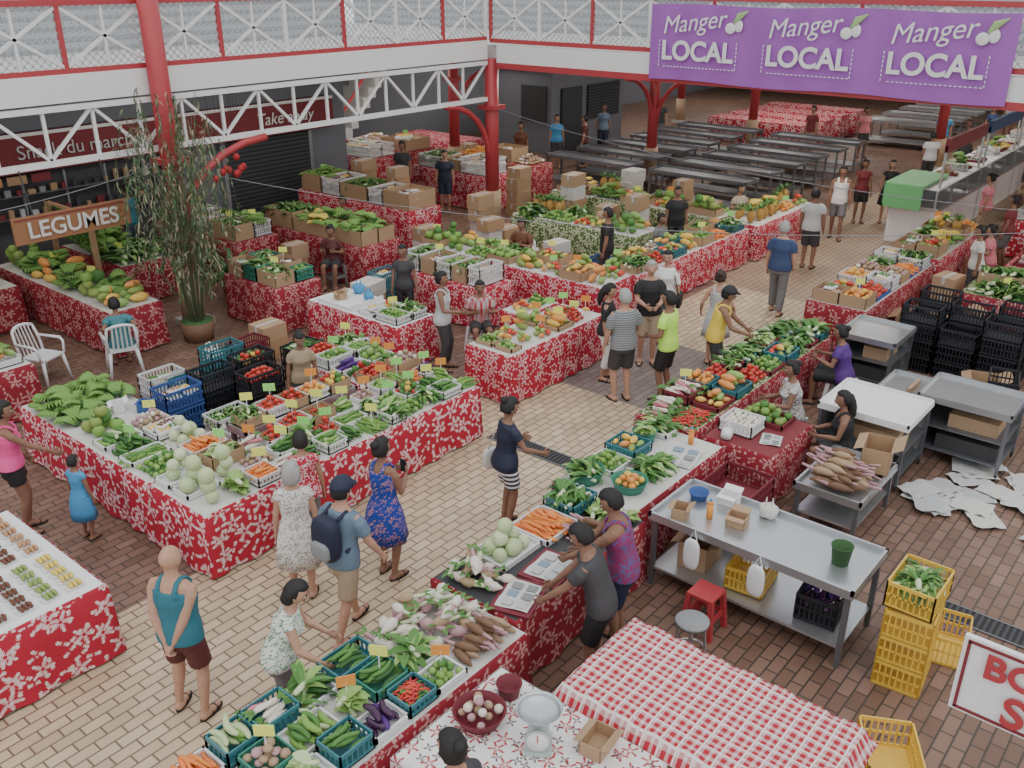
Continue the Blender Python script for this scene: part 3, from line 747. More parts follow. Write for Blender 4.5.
def column(x,y,z1,braces,r=.19,name='red_steel_column',br=1.5):
    mb=MB(); mb.cyl(x,y,.95,z1,r*.85,'red_paint',16)
    mb.cyl(x,y,0,1.0,r*1.1,'root_l',16); mb.box(x-r*1.3,x+r*1.3,y-r*1.3,y+r*1.3,0,.12,'concrete'); mb.box(x-r*1.2,x+r*1.2,y-r*1.2,y+r*1.2,2.95,3.05,'red_paint')
    for dx,dy in braces:
        pts=[(x+dx*(.1+br*(1-math.cos(t*PI/12))),y+dy*(.1+br*(1-math.cos(t*PI/12))),1.75+1.4*math.sin(t*PI/12)) for t in range(7)]
        v,f=tube(pts,[.07]*7,8); mb.add(v,f,'red_paint')
    mb.obj(name)
column(8.6,14.8,6.6,[(1,0)],.2,br=1.9); column(17.3,15.0,4.1,[(-1,0)],.2)
column(25,15.15,4.1,[(-1,0),(0,-1)]); column(32.4,15.4,4.1,[(-1,0),(0,-1)]); column(21.3,20.0,4.1,[(1,0)]); column(0.2,15,6.6,[(1,0)],.2)
column(36,20.5,4.1,[(-1,0)]); column(32.4,8.8,4.1,[(-1,0)])
def text(body,size,loc,rot,m,parent=None,shear=0,ext=.004,name='lettering',ax='CENTER',bold=0):
    cu=bpy.data.curves.new(name,'FONT'); cu.body=body; cu.size=size; cu.align_x=ax; cu.align_y='CENTER'; cu.shear=shear; cu.extrude=ext; cu.offset=bold
    o=bpy.data.objects.new(name,cu); o.location=loc; o.rotation_euler=rot; cu.materials.append(mat(m)); COL.objects.link(o)
    if parent:
        o.parent=parent; o.matrix_parent_inverse=Matrix.Translation(parent.location).inverted()
    return o
mb=MB(); n=60; V=[];F=[]
for j in range(n+1):
    yy=10.55-6.8*j/n
    for z in(3.96,4.4,4.9,5.38): V.append((17.12-.02*math.sin(j*.9)*(1 if z>4 else .5),yy,z+.02*math.sin(j*.21)))
for j in range(n):
    for k in range(3): a=j*4+k; F.append((a,a+1,a+5,a+4))
mb.add(V,F,'banner'); bn=mb.obj('event_banner')
rz=(PI/2,0,-PI/2)
tilt=(Matrix.Rotation(-PI/2,3,'Z')@Matrix.Rotation(PI/2,3,'X')@Matrix.Rotation(math.radians(7),3,'Z')).to_euler()
for i,yc in enumerate((9.45,7.2,4.95)):
    text('Manger',.46,(17.05,yc+.12,5.06),tilt,'white',bn,.3,ext=0,bold=0)
    text('LOCAL',.5,(17.05,yc,4.52),rz,'white',bn,0,bold=.014)
    mb=MB()
    for (y0,y1,z) in((yc-.82,yc+.82,4.22),(yc-.82,yc+.82,4.82)):
        k=int((y1-y0)/.08)
        for j in range(k):
            if z>4.5: continue
            mb.box(17.07,17.08,y0+j*.08,y0+j*.08+.045,z,z+.015,'white')
    for yy in(yc-.85,yc+.85):
        for j in range(7): mb.box(17.07,17.08,yy,yy+.015,4.23+j*.075,4.23+j*.075+.045,'white')
    mb.parts([ell(17.07,yc-.68,4.98,.015,.11,.1,'white',S14),ell(17.07,yc-.85,5.03,.015,.09,.11,'white',S14)])
    v,f=tube([(17.06,yc-.75,5.08),(17.06,yc-.85,5.2),(17.06,yc-1.03,5.3)],[.02,.07,.01],8,sq=.15,side=(0,.7,-.7)); mb.add(v,f,'banner_leaf')
    o=mb.obj('banner_print'); o.parent=bn; o.matrix_parent_inverse=Matrix.Translation(bn.location).inverted()
mb=MB(); mb.box(5.75,7.66,14.72,14.77,2.1,2.52,'wood'); mb.box(5.78,7.63,14.71,14.72,2.47,2.49,'darkred')
for xx in(6.1,7.4): mb.beam((xx,14.75,2.52),(xx,14.93,3.18),.015,.015,'dark')
sg=mb.obj('wooden_shop_sign'); text('LEGUMES',.36,(6.7,14.7,2.29),(PI/2,0,0),'offwhite',sg,bold=.006)
mb=MB(); mb.box(4.19,4.22,-.65,.59,2.58,3.03,'white')
for q in((-.63,.57,2.595,2.61),(-.63,.57,3.0,3.015)): mb.box(4.182,4.19,q[0],q[1],q[2],q[3],'darkred')
mb.box(4.182,4.19,.555,.57,2.6,3.01,'darkred'); mb.box(4.2,4.28,-.8,-.65,0,3.3,'grey'); mb.box(4.2,4.24,-.7,-.6,2.7,2.9,'grey')
sg=mb.obj('boutique_sign'); text('BOUTIQUE',.19,(4.17,.48,2.91),rz,'red_paint',sg,ax='LEFT',bold=.005); text('SOUVENIRS',.24,(4.17,.36,2.70),rz,'red_paint',sg,ax='LEFT',bold=.005)
mb=MB(); mb.box(6,16.6,20.05,20.28,2.15,2.95,'darkred')
mb.box(6,16.6,20.03,20.05,2.88,2.95,'white'); sb=mb.obj('snack_bar_signboard')
text('Snack du marche  -  cafe',.4,(10.2,20.02,2.55),(PI/2,0,0),'lgrey',sb); text('Take away',.42,(15,20.02,2.55),(PI/2,0,0),'white',sb,.2)
mb=MB(); mb.box(13.2,15.8,20.18,20.29,.2,2.1,'shutter_slat'); mb.box(13.1,13.2,20.15,20.29,0,2.15,'grey'); mb.box(15.8,15.9,20.15,20.29,0,2.15,'grey'); mb.obj('door_1_roller_shutter')
mb=MB(); mb.box(7.2,11.8,20.2,20.28,.95,2.1,'dark')
for i in range(5):
    x=7.3+i*.92; mb.box(x,x+.04,20.14,20.2,.95,2.1,'grey')
for z in(1.25,1.7):
    mb.box(7.25,11.7,20.0,20.2,z,z+.02,'steel_dark')
    for i in range(18):
        x=7.35+i*.24; mb.box(x,x+R.uniform(.06,.15),20.05,20.13,z+.02,z+R.uniform(.1,.25),R.choice(['grey','darkred','wood_l','dark','dark','card','lgrey']))
for i,c in enumerate(('food','wood_l','darkred')): mb.box(7.4+i*.5,7.8+i*.5,19.99,20.0,1.95,2.12,c)
mb.box(7.0,12,19.7,20.15,0,.95,'steel_dark'); mb.obj('snack_bar_counter')
for x in(20,27,34,42):
    for y in(1,8,15,22):
        area(x,y,4.0,4,.8,125)
        mb=MB(); mb.box(x-.7,x+.7,y-.06,y+.06,4.04,4.09,'light'); mb.obj('ceiling_lamp')
area(12,18,4.0,6,.6,60); area(5,18,4,6,.6,50)
mb=MB(); mb.box(26.5,31,20.2,23,0,2.9,'wallgrey'); mb.box(26.4,26.5,20.4,21.5,1.1,2.3,'dark'); mb.box(27,28.2,20.1,20.2,0,2.2,'shutter'); mb.box(28.6,30.6,20.1,20.2,1.0,2.2,'shutter_slat'); mb.box(26.3,31.1,20.05,23.1,2.9,3.0,'lgrey'); mb.obj('kiosk_container')
mb=MB()
for i in range(11): mb.box(19.5+.28*i,19.8+.28*i,24,25.3,.3*i,.3*i+.32,'concrete')
mb.beam((19.5,23.95,1.0),(22.4,23.95,4.0),.06,.06,'red_paint'); mb.obj('staircase')
# sagging service wires spanning the hall
def wire(p,q,sag):
    p=np.array(p,float);q=np.array(q,float); pts=[p+(q-p)*t/16-np.array([0,0,sag*4*(t/16)*(1-t/16)]) for t in range(17)]
    mb=MB(); v,f=tube(pts,[.006]*17,4); mb.add(v,f,'grey'); mb.obj('overhead_wire')
wire((8.6,14.8,2.9),(17.25,-4,3.9),1.0); wire((8.6,14.8,3.0),(-4,10,4.6),.6); wire((17.3,15,3.0),(14,-6,4.0),.9)
def steel_table(name,x0,x1,y0,y1,h=.85,m='steel',shelf=True,rim=True):
    mb=MB(); mb.box(x0,x1,y0,y1,h-.04,h,m)
    if rim:
        for q in((x0,x1,y0,y0+.03),(x0,x1,y1-.03,y1),(x0,x0+.03,y0,y1),(x1-.03,x1,y0,y1)): mb.box(*q,h,h+.05,m)
    for x in(x0+.03,x1-.08):
        for y in(y0+.03,y1-.08): mb.box(x,x+.05,y,y+.05,0,h-.04,'steel_dark')
    if shelf: mb.box(x0+.05,x1-.05,y0+.05,y1-.05,.2,.23,m)
    return mb.obj(name)
for i in range(6):
    x=22.3+i*1.55
    steel_table('fish_market_table',x,x+.8,10.6,13.6,.9,'steel_dark'); steel_table('fish_market_table',x,x+.8,14.2,17.2,.9,'steel_dark')
for i in range(4):
    steel_table('fish_market_table',35.5+i*2,36.6+i*2,9.5,12.5,.9,'steel')
for i in range(4): table('market_stall_table',33+i*1.6,34+i*1.6,13.6,17.5,.85,'cloth_red','cloth_red')
def counter(x0,x1,y0,y1):
    mb=MB(); mb.box(x0,x1,y0,y1,0,.85,'plastic_white'); mb.box(x0-.03,x1+.03,y0-.03,y1+.03,.85,.93,'steel')
    V=[(x0,y1,.93),(x1,y1,.93),(x1,y1-.25,1.35),(x0,y1-.25,1.35)]; mb.add(V,[(0,1,2,3)],'glassy',None,False)
    mb.box(x0,x1,y0+.05,y1-.25,1.33,1.37,'white')
    for i in range(int((x1-x0)/1.2)+1):
        x=min(x0+i*1.2,x1-.04); mb.box(x,x+.03,y0+.05,y0+.09,.93,1.33,'steel')
    mb.obj('refrigerated_fish_counter')
for x in(22.6,26.2,29.8,33.4):
    counter(x,x+3.4,5.9,7.0)
    fill(x+.3 if x>23 else 24.3,x+3.3,6.0,6.7,1.372,[R.choice(['packets','ginger','herbs','tomatoes','eggs']),None,R.choice(['packets','herbs','onions']),R.choice(['bananas_yellow','mangoes'])],(('crate','crate_white'),('tray','crate_red'),('box','card')),1,.18,sc=1.5,tagp=0,gap=.2)
    mb=MB()
    for xx in(x+.1,x+3.25): mb.box(xx,xx+.05,5.95,6.0,1.37,2.35,'steel')
    mb.box(x+.1,x+3.3,5.93,6.02,2.2,2.5,R.choice(['darkred','polo','green_cloth'])); mb.box(x+.5,x+2.9,6.02,6.03,2.3,2.4,'white'); mb.obj('stall_name_board')
mb=MB(); mb.box(22.3,24.2,7.05,7.09,.95,1.45,'green_cloth'); mb.box(22.25,22.3,6.2,7.05,.9,1.45,'green_cloth'); mb.box(22.3,24.2,6.2,7.09,1.42,1.46,'green_cloth'); mb.obj('green_awning_cloth')
for (x,y,a,b) in((23,3.2,2.8,1.2),(26.5,3.2,2.8,1.2),(30,3.2,2.8,1.2),(24.5,-.2,3,1.3),(28.5,-.2,3,1.3),(33.5,3.2,3,1.2),(33,-.5,3,1.3)):
    table('market_stall_table',x,x+a,y,y+b,.85,'cloth_red','cloth_red'); fill(x+.05,x+a-.05,y+.05,y+b-.05,.855,[R.choice(['oranges','ginger','packets','breadfruit','bananas_yellow','leafy_greens','mangoes','papayas']) for _ in range(4)],(('crate','crate_white'),('box','card'),('none','white')),2 if a<2.9 else 1,.2,sc=1.9,tagp=0)
# ------------------------------------------------------------------ STALLS
RED='cloth_red'; FN='cloth_red_fern'
table('market_stall_table',4.25,8.55,7.72,8.75,.78,RED,'offwhite')
table('market_stall_table',4.25,5.35,8.8,11.9,.78,RED,'offwhite')
table('market_stall_table',7.55,8.6,8.8,10.4,.78,RED,'offwhite')
z=.785
cw=(('crate','crate_white'),('tray','crate_white'),('none','white'),('box','card'))
fill(4.30,8.53,7.74,8.08,z,['cabbages','lettuces','carrots','radishes','cucumbers','zucchini','cucumbers','long_beans','pak_choi','limes','leafy_greens','cucumbers','long_beans'],(('crate','crate_white'),('none','white'),('none','white')),1,.12,tagp=.5,gap=.01)
fill(4.30,8.53,8.1,8.42,z,['cabbages','cabbages','ginger','cucumbers','leafy_greens','tomatoes','long_beans','herbs','limes','peppers','cucumbers','zucchini'],(('none','white'),('tray','crate_white'),('none','white')),1,.12,tagp=.7,gap=.01)
fill(4.85,8.53,8.44,8.74,z,['lettuces','radishes','tomatoes','tomatoes','chillies','zucchini','onions','limes','long_beans','carrots','eggplants'],cw,1,.14,tagp=.8,gap=.01)
fill(4.30,4.82,8.46,10.6,z,['cabbages','limes','long_beans','cucumbers','zucchini','breadfruit'],(('none','white'),('tray','crate_white')),1,.1,tagp=.1,gap=.01)
fill(4.84,5.32,8.8,10.3,z,['carrots','cabbages','packets','onions'],(('none','white'),('crate','crate_white')),1,.1,tagp=.1,gap=.01)
goods('bananas_green',4.3,4.82,10.65,11.85,z,sc=1.1); goods('bananas_green',4.86,5.32,10.95,11.85,z,sc=1.1)
clutter(4.95,5.25,10.4,10.85,z,3)
fill(7.58,8.08,8.8,10.35,z,['tomatoes','peppers','eggplants','limes','tomatoes'],cw,1,.14,tagp=.5,gap=.01); fill(8.1,8.57,8.8,10.35,z,['onions','cucumbers','green_apples','long_beans','herbs'],cw,1,.14,tagp=.7,gap=.01)
def stack(x,y,n,m,rz=0,w=.58,d=.38,h=.28,kind=None,name='plastic_crate_stack',z=0):
    mb=MB()
    for i in range(n): crate(mb,-w/2,w/2,-d/2,d/2,z+i*(h+.004),h,m)
    if kind: heap(mb,kind,-w/2+.03,w/2-.03,-d/2+.03,d/2-.03,z+(n-1)*h+h*.6)
    T=Tm(x,y,0,rz); mb.V=[v@T[:3,:3].T+T[:3,3] for v in mb.V]; return mb.obj(name)
stack(6.9,10.4,3,'crate_blk',0,kind='tomatoes'); stack(7.2,11.0,3,'crate_blk',0,kind='peppers'); stack(6.5,10.95,3,'crate_blk',0); stack(7.1,11.6,3,'crate_teal'); stack(6.15,10.1,2,'crate_white',0,kind='herbs'); stack(6.05,9.55,2,'crate_white',kind='cabbages')
stack(5.85,10.8,3,'crate_blue',kind='packets'); stack(6.3,12.0,2,'crate_white',kind='packets'); stack(8.35,11.3,2,'crate_blk',.1,kind='leafy_greens'); stack(7.9,12.1,2,'crate_red',.1); stack(6.5,11.5,2,'crate_teal',0)
steel_table('steel_work_table',5.6,7.4,8.88,9.28,.8); fill(5.65,7.35,8.92,9.26,.85,['herbs','tomatoes','tomatoes','oranges','peppers'],(('crate','crate_white'),('box','card')),1,.12,gap=.015)
cardbox(5.75,11.5,0,.2); bag(5.7,12.2,0,'skyblue',1.4); bag(7.6,12.7,0,'plastic_white',1.3); boxpile(8.5,12.4,2)
table('pastry_stall_table',.2,2.98,7.4,9.4,.8,RED,'white')
def loaf_rows(x0,x1,y0,y1,z,cols,name,nx,ny):
    mb=MB()
    for i in range(nx):
        for j in range(ny):
            c=cols[(i*3//nx)%len(cols)]; T=Tm(x0+(x1-x0)*(i+.5)/nx,y0+(y1-y0)*(j+.5)/ny,z,R.uniform(-.2,.2))
            mb.box(-.08,.08,-.055,.055,.002,.01,'plastic_white',T) 
            for q in(-.042,0,.042): v,f=tube([(q,-.05,.03),(q+.005,0,.04),(q,.05,.03)],[.014,.021,.012],6); mb.add(v,f,c,T)
    mb.obj(name)
loaf_rows(2.0,2.9,7.5,8.25,.805,['choco','mango_g','banana_y'],'rows_of_packed_snacks',4,5)
loaf_rows(2.0,2.9,8.35,9.3,.805,['banana_y','choco','food'],'rows_of_packed_snacks',4,6)
loaf_rows(1.0,1.85,7.6,8.8,.805,['banana_y','food','choco'],'rows_of_packed_snacks',4,6)
table('market_stall_table',9.6,12.0,8.0,8.85,.8,FN,'offwhite')
fill(9.68,11.95,8.04,8.82,.805,['limes','mangoes','mangoes','papayas','tomatoes','mangoes','limes','mangoes','papayas','green_apples','mangoes','chillies'],(('none','white'),('tray','card'),('none','white')),2,.1,gap=.05,tagp=.3,fillp=.9)
table('market_stall_table',11.1,12.0,8.95,9.45,.8,FN,'offwhite'); fill(11.15,11.95,9.0,9.4,.805,['mangoes','limes'],(('none','white'),),1)
table('market_stall_table',9.4,10.25,10.2,12.4,.78,FN,'white')
fill(9.45,10.2,10.25,11.2,.785,['limes','packets','herbs','mangoes'],(('tray','crate_white'),('crate','crate_white')),2,.12)
mb=MB(); mb.box(9.45,10.15,11.3,12.2,.785,.84,'white'); mb.box(9.45,10.15,11.3,11.33,.84,.9,'white'); mb.obj('white_serving_tray')
clutter(9.5,10.1,11.4,12.1,.842,3)
table('market_stall_table',11.7,12.5,10.4,12.6,.78,FN,FN); fill(11.75,12.45,10.5,12.5,.785,['packets','herbs','limes','packets','leafy_greens'],(('box','card'),('crate','crate_white')),1,.3)
bag(10.6,11.0,0,'plastic_white',1.6); boxpile(10.75,12.4,3); stack(11.3,12.5,3,'crate_teal',.1,kind='packets')
table('market_stall_table',13.1,14.1,8.8,13.4,.8,FN,'offwhite')
table('market_stall_table',14.15,18.6,8.7,9.6,.8,FN,'offwhite')
table('market_stall_table',16.4,17.4,10.2,13.6,.8,'cloth_green','offwhite')
fill(13.12,14.08,8.82,13.38,.805,['papayas','mangoes','mangoes','papayas','green_apples','limes','breadfruit','breadfruit','mangoes','papayas','mangoes','limes','leafy_greens','limes','papayas','breadfruit'],(('none','white'),('none','white'),('box','card')),2,.14,sc=1.1,gap=.03,fillp=.95)
fill(14.18,18.55,8.73,9.57,.805,['leafy_greens','tomatoes','mangoes','papayas','limes','carrots','herbs','green_apples','mangoes','onions','papayas','limes','cucumbers','pumpkins'],(('none','white'),('crate','crate_teal'),('none','white'),('box','card')),2,.16,sc=1.15,gap=.03)
fill(16.42,17.38,10.25,13.55,.805,['breadfruit','mangoes','limes','leafy_greens','papayas','coconuts','herbs','pineapples'],(('none','white'),),2,.1,sc=1.3,gap=.03)
table('market_stall_table',18.95,21.9,8.6,9.5,.8,FN,'offwhite'); table('market_stall_table',18.95,19.9,9.6,14.4,.8,'cloth_green','offwhite')
fill(19.0,21.85,8.65,9.45,.805,['pineapples','pineapples','oranges','mangoes','pineapples','bananas_yellow','bananas_yellow','pineapples'],(('none','white'),),2,.1,sc=1.35,gap=.02)
fill(19.0,19.85,9.7,14.3,.805,['breadfruit','mangoes','papayas','bananas_green','taro_roots','limes','coconuts','mangoes','pineapples','bananas_yellow'],(('none','white'),('box','card')),2,.14,sc=1.35,gap=.02)
for (x,y,n_) in((14.8,12.9,4),(15.5,13.0,3),(15.0,11.2,3),(15.8,11.9,2),(18.2,11.3,4),(18.2,12.1,3),(18.3,13.2,5),(20.6,10.6,3),(20.7,11.6,4),(20.6,13.0,4),(14.2,14.3,3),(16.2,14.4,4),(19.0,15.5,4),(16.2,17.2,5),(11.4,15.3,3),(16.3,18.6,5),(21.9,20.0,4),(17.6,4.2,3),(14.9,.9,2),(18.6,1.5,3),(18.6,.2,4),(13.9,.6,2)): boxpile(x,y,n_)
stack(15.3,10.4,2,'crate_blue'); stack(18.3,10.8,2,'crate_blk') if False else None; bag(15.6,12.4,0,'plastic_white',1.5); bag(18.3,14.1,0,'skyblue',1.6)
table('market_stall_table',9.25,10.2,13.1,14.6,.85,'cloth_dark_red','cloth_dark_red'); fill(9.27,10.17,13.12,14.58,.855,['herbs','leafy_greens','packets','limes','packets','herbs'],(('crate','crate_green'),('box','card')),2,.25,sc=1.1)
table('market_stall_table',6.8,7.7,14.3,18.6,.8,'cloth_dark_red','offwhite'); fill(6.83,7.67,14.35,18.55,.805,['papayas','breadfruit','bananas_green','papayas','bananas_green','breadfruit','papayas','bananas_green','coconuts','papayas','bananas_green','breadfruit'],(('none','white'),),2,.1,sc=1.35,gap=.01)
table('market_stall_table',5.2,6.5,17.0,19.2,.8,'cloth_dark_red','offwhite'); fill(5.25,6.45,17.1,19.1,.805,['bananas_green','breadfruit','papayas','bananas_green'],(('none','white'),),2,.1,sc=1.5)
table('market_stall_table',4.2,5.0,13.2,15.0,.8,'cloth_dark_red','offwhite'); fill(4.25,4.95,13.3,14.9,.805,['papayas','bananas_yellow','mangoes','oranges'],(('none','white'),('crate','crate_white')),1,.1,sc=1.1)
table('market_stall_table',8.3,9.4,16.6,19.0,.8,'cloth_dark_red','offwhite'); fill(8.33,9.37,16.65,18.95,.805,['leafy_greens','bananas_green','herbs','bananas_green'],(('none','white'),),2,.1,sc=1.5)
table('market_stall_table',10.6,11.6,16.2,19.2,.85,'cloth_dark_red','cloth_dark_red'); fill(10.62,11.58,16.25,19.15,.855,['herbs','packets','leafy_greens','bananas_green','herbs','packets'],(('crate','crate_white'),('box','card')),2,.3,sc=1.3)
table('market_stall_table',12.0,13.0,13.9,17.2,.85,'cloth_dark_red','cloth_dark_red'); fill(12.02,12.98,13.95,17.15,.855,['bananas_green','bananas_yellow','leafy_greens','bananas_green','bananas_yellow','herbs'],(('box','card'),),2,.34,sc=1.3)
table('market_stall_table',14.6,15.6,15.2,19.2,.9,FN,FN); fill(14.63,15.57,15.25,19.15,.905,['packets','packets','herbs','packets','bananas_green'],(('crate','crate_white'),('box','card')),1,.38,sc=1.3)
for x,m in((18.2,FN),(19.7,'cloth_dark_red'),(22.0,FN)): table('souvenir_stall_table',x,x+1.2,20.5,23.4,.95,m,m)
table('souvenir_stall_table',18.5,19.5,16.2,19.0,.95,FN,FN); table('souvenir_stall_table',20.4,21.3,16.2,19.2,.95,'cloth_dark_red','cloth_dark_red')
fill(18.55,19.45,16.3,18.9,.955,['packets','packets','herbs'],(('box','card'),('crate','crate_white')),1,.35,sc=1.4); fill(20.45,21.25,16.3,19.1,.955,['ginger','packets','oranges'],(('box','card'),('none','white')),1,.35,sc=1.5)
fill(18.25,19.35,20.6,23.3,.955,['packets','herbs','packets','tomatoes'],(('none','white'),('crate','crate_white')),2,.3,sc=1.6)
fill(19.75,20.85,20.6,23.3,.955,['packets','ginger'],(('none','white'),('box','card')),1,.3,sc=1.8)
mb=MB()
for y in(16.7,18.3): mb.box(7.85,7.95,y,y+.06,0,1.9,'wood_l')
mb.box(7.87,7.93,16.7,18.36,1.85,1.9,'wood_l')
for i in range(9):
    for k in range(5): mb.parts(KI['bananas_green'][0][0],Tm(7.97,16.8+i*.18,1.72-k*.13,R.uniform(-.6,.6),0,PI*.3,s=1.1))
mb.obj('hanging_banana_rack')
# ------------------------------------------------------------------ right row
table('vegetable_stall_table',2.0,5.0,4.0,5.0,.74,'cloth_dark_red','offwhite')
fill(2.03,3.95,4.68,4.98,.745,['carrots','zucchini','radishes','leafy_greens','cucumbers'],(('crate','crate_teal'),('tray','plastic_white'),('crate','crate_teal')),1,.13,tagp=0,gap=.01)
fill(2.2,4.3,4.34,4.66,.745,['tomatoes','ginger','zucchini','lettuces','cucumbers','pak_choi'],(('tray','crate_white'),('none','white'),('crate','crate_green')),1,.13,tagp=.2,gap=.01)
fill(2.6,4.3,4.03,4.32,.745,['lettuces','cucumbers','eggplants','chillies','limes'],(('crate','crate_teal'),('tray','plastic_white')),1,.13,tagp=.3,gap=.01)
goods('turnips',3.97,4.98,4.69,4.99,.745,sc=1.05); goods('turnips',4.32,4.98,4.36,4.67,.745,sc=1.05); goods('taro_roots',4.32,4.98,4.03,4.34,.745,sc=.9)
table('vegetable_stall_table',5.05,7.15,4.15,5.15,.76,'cloth_dark_red','dark')
goods('turnips',5.07,5.5,4.55,5.12,.765,sc=1.05)
goods('cabbages',5.52,6.1,4.68,5.12,.765,'tray','crate_white'); goods('carrots',6.12,6.65,4.62,5.12,.765,'tray','crate_white',sc=1.1); goods('taro_roots',6.3,6.75,4.18,4.6,.765,sc=.9)
goods('leafy_greens',6.68,7.12,4.72,5.12,.765,'crate','crate_teal',.14); goods('lettuces',6.78,7.12,4.18,4.7,.765)
def news(x,y,z,rz,w=.38,d=.3,tray=None):
    mb=MB();T=Tm(x,y,z,rz)
    if tray: mb.box(-w*.62,w*.62,-d*.62,d*.62,.0,.02,tray,T); T=Tm(x,y,z+.02,rz)
    V=[];F=[];n=8
    for i in range(n+1):
        for j in range(n+1): V.append((w*(i/n-.5),d*(j/n-.5),.004+.006*math.sin(i*1.3+j*.7)+.006))
    for i in range(n):
        for j in range(n): a=i*(n+1)+j; F.append((a,a+n+1,a+n+2,a+1))
    mb.add(V,F,'newsprint',T)
    for i in range(3):
        for j in range(2):
            x0=-w*.42+i*w*.3; y0=-d*.4+j*d*.45; mb.box(x0,x0+w*.22,y0,y0+d*.3,.018,.021,R.choice(['lgrey','printblue','lgrey','grey']),T)
    mb.obj('newspaper')
news(5.32,4.33,.765,.3,.42,.32,'crate_red'); news(5.85,4.38,.765,.1,.42,.34,'crate_red')
table('vegetable_stall_table',7.2,9.15,4.3,5.35,.76,'cloth_dark_red','offwhite')
fill(7.22,9.13,4.9,5.33,.765,['leafy_greens','limes','mangoes','lettuces','leafy_greens'],(('crate','crate_teal'),('basket','crate_green'),('tray','crate_white')),1,.13,tagp=0,gap=.01)
goods('oranges',7.4,7.8,4.4,4.85,.765,'basket','crate_green',.12); goods('leafy_greens',7.85,8.3,4.45,4.85,.765)
news(8.6,4.55,.765,.2,.5,.4); clutter(8.95,9.1,4.4,4.85,.765,2)
steel_table('stainless_prep_table',7.15,8.05,1.95,4.1,.85)
clutter(7.25,7.95,3.1,3.95,.852,8)
stack(8.5,3.8,3,'crate_red',0,.8,.6,.25)
for (yy) in(3.55,2.85):
    mb=MB(); mb.add(blob(.03,.09,.18,.7)+np.array([7.1,yy,.64]),S14[1],'plastic_white'); v,f=tube([(7.11,yy-.05,.78),(7.14,yy,.9),(7.11,yy+.05,.78)],[.006]*3,6); mb.add(v,f,'plastic_white'); mb.obj('hanging_plastic_bag')
tub(7.6,2.25,.85,.1,.2,'green_d','green_bucket')
stack(7.6,2.35,1,'crate_blk',.1,.5,.4,.28,'eggplants',z=.24) ; stack(7.6,3.1,1,'crate_yel',.1,.5,.4,.26,z=.24); cardbox(7.6,3.7,.235,.1)
stack(7.5,1.5,3,'crate_yel',.1,.55,.42,.27); stack(8.1,1.3,1,'crate_yel',.2,.5,.4,.3)
mb=MB(); crate(mb,7.25,7.8,1.3,1.72,.83,.26,'crate_yel'); heap(mb,'lettuces',7.3,7.75,1.35,1.68,.96); heap(mb,'herbs',7.3,7.75,1.35,1.68,1.0); mb.obj('crate_of_lettuces')
table('vegetable_stall_table',9.3,13.6,4.75,5.6,.76,'cloth_dark_red','cloth_green')
fill(9.32,13.55,5.18,5.58,.765,['radishes','radishes','oranges','tomatoes','herbs','leafy_greens','leafy_greens','lettuces','leafy_greens','herbs'],(('crate','crate_teal'),('none','crate_red'),('crate','crate_red')),1,.12,tagp=.1,sc=1.1,gap=.01)
fill(9.32,13.55,4.77,5.17,.765,['chillies','mangoes','papayas','tomatoes','limes','mangoes','leafy_greens','pak_choi','leafy_greens'],(('crate','crate_teal'),('none','white'),('tray','crate_red')),1,.12,tagp=0,sc=1.1,gap=.01)
table('vegetable_stall_table',9.35,10.5,3.75,4.65,.72,'cloth_dark_red','darkred'); goods('eggs',9.6,10.0,4.15,4.6,.725,'crate','crate_white',.16); goods('breadfruit',10.05,10.45,3.95,4.55,.725,'tray','crate_red',sc=.7); news(9.75,3.95,.725,.3,.3,.25); bag(9.45,4.4,.725,'plastic_white',.6)
steel_table('steel_work_table',9.2,10.4,2.6,3.4,.55); goods('taro_roots',9.25,9.95,2.65,3.35,.605,sc=1.1); goods('taro_roots',9.3,9.9,2.75,3.3,.7,sc=1.0)
cardbox(10.18,2.8,.605,.2)
def cart(x0,x1,y0,y1,m,h=.9,name='metal_cart'):
    mb=MB(); mb.box(x0,x1,y0,y1,h-.05,h,m)
    for q in((x0,x1,y0,y0+.025),(x0,x1,y1-.025,y1),(x0,x0+.025,y0,y1),(x1-.025,x1,y0,y1)): mb.box(*q,h,h+.04,m)
    for x in(x0+.02,x1-.06):
        for y in(y0+.02,y1-.06): mb.box(x,x+.04,y,y+.04,.08,h-.05,'steel_dark'); mb.parts([ell(x+.02,y+.02,.045,.045,.02,.045,'black')])
    for z in(.18,.5): mb.box(x0+.03,x1-.03,y0+.03,y1-.03,z,z+.02,'steel_dark')
    for q in((x0+.03,x1-.03,y1-.035,y1-.03),(x1-.035,x1-.03,y0+.03,y1-.03)): mb.box(*q,.2,h-.06,'grey')
    mb.box(x0+.1,x1-.2,y0+.1,y1-.3,.2,.4,'dark'); mb.box(x0+.15,x1-.3,y0+.15,y1-.4,.52,.7,'card'); mb.obj(name)
cart(10.75,11.75,2.65,3.8,'white'); cart(11.85,12.75,1.75,2.9,'steel'); cart(13.5,14.5,3.75,4.65,'steel',.85); cart(12.3,13.2,3.0,3.6,'steel',.6)
for i in range(3):
    for j in range(3): stack(15.05+j*.45,2.6+i*.62,4-(i+j)%2,'crate_blk',PI/2,.58,.4,.27)
stack(13.4,2.2,3,'crate_blk',.2); stack(13.9,1.5,2,'crate_blue',.4); cardbox(14.3,2.6,0,.3,.5,.4,.4)
mb=MB()
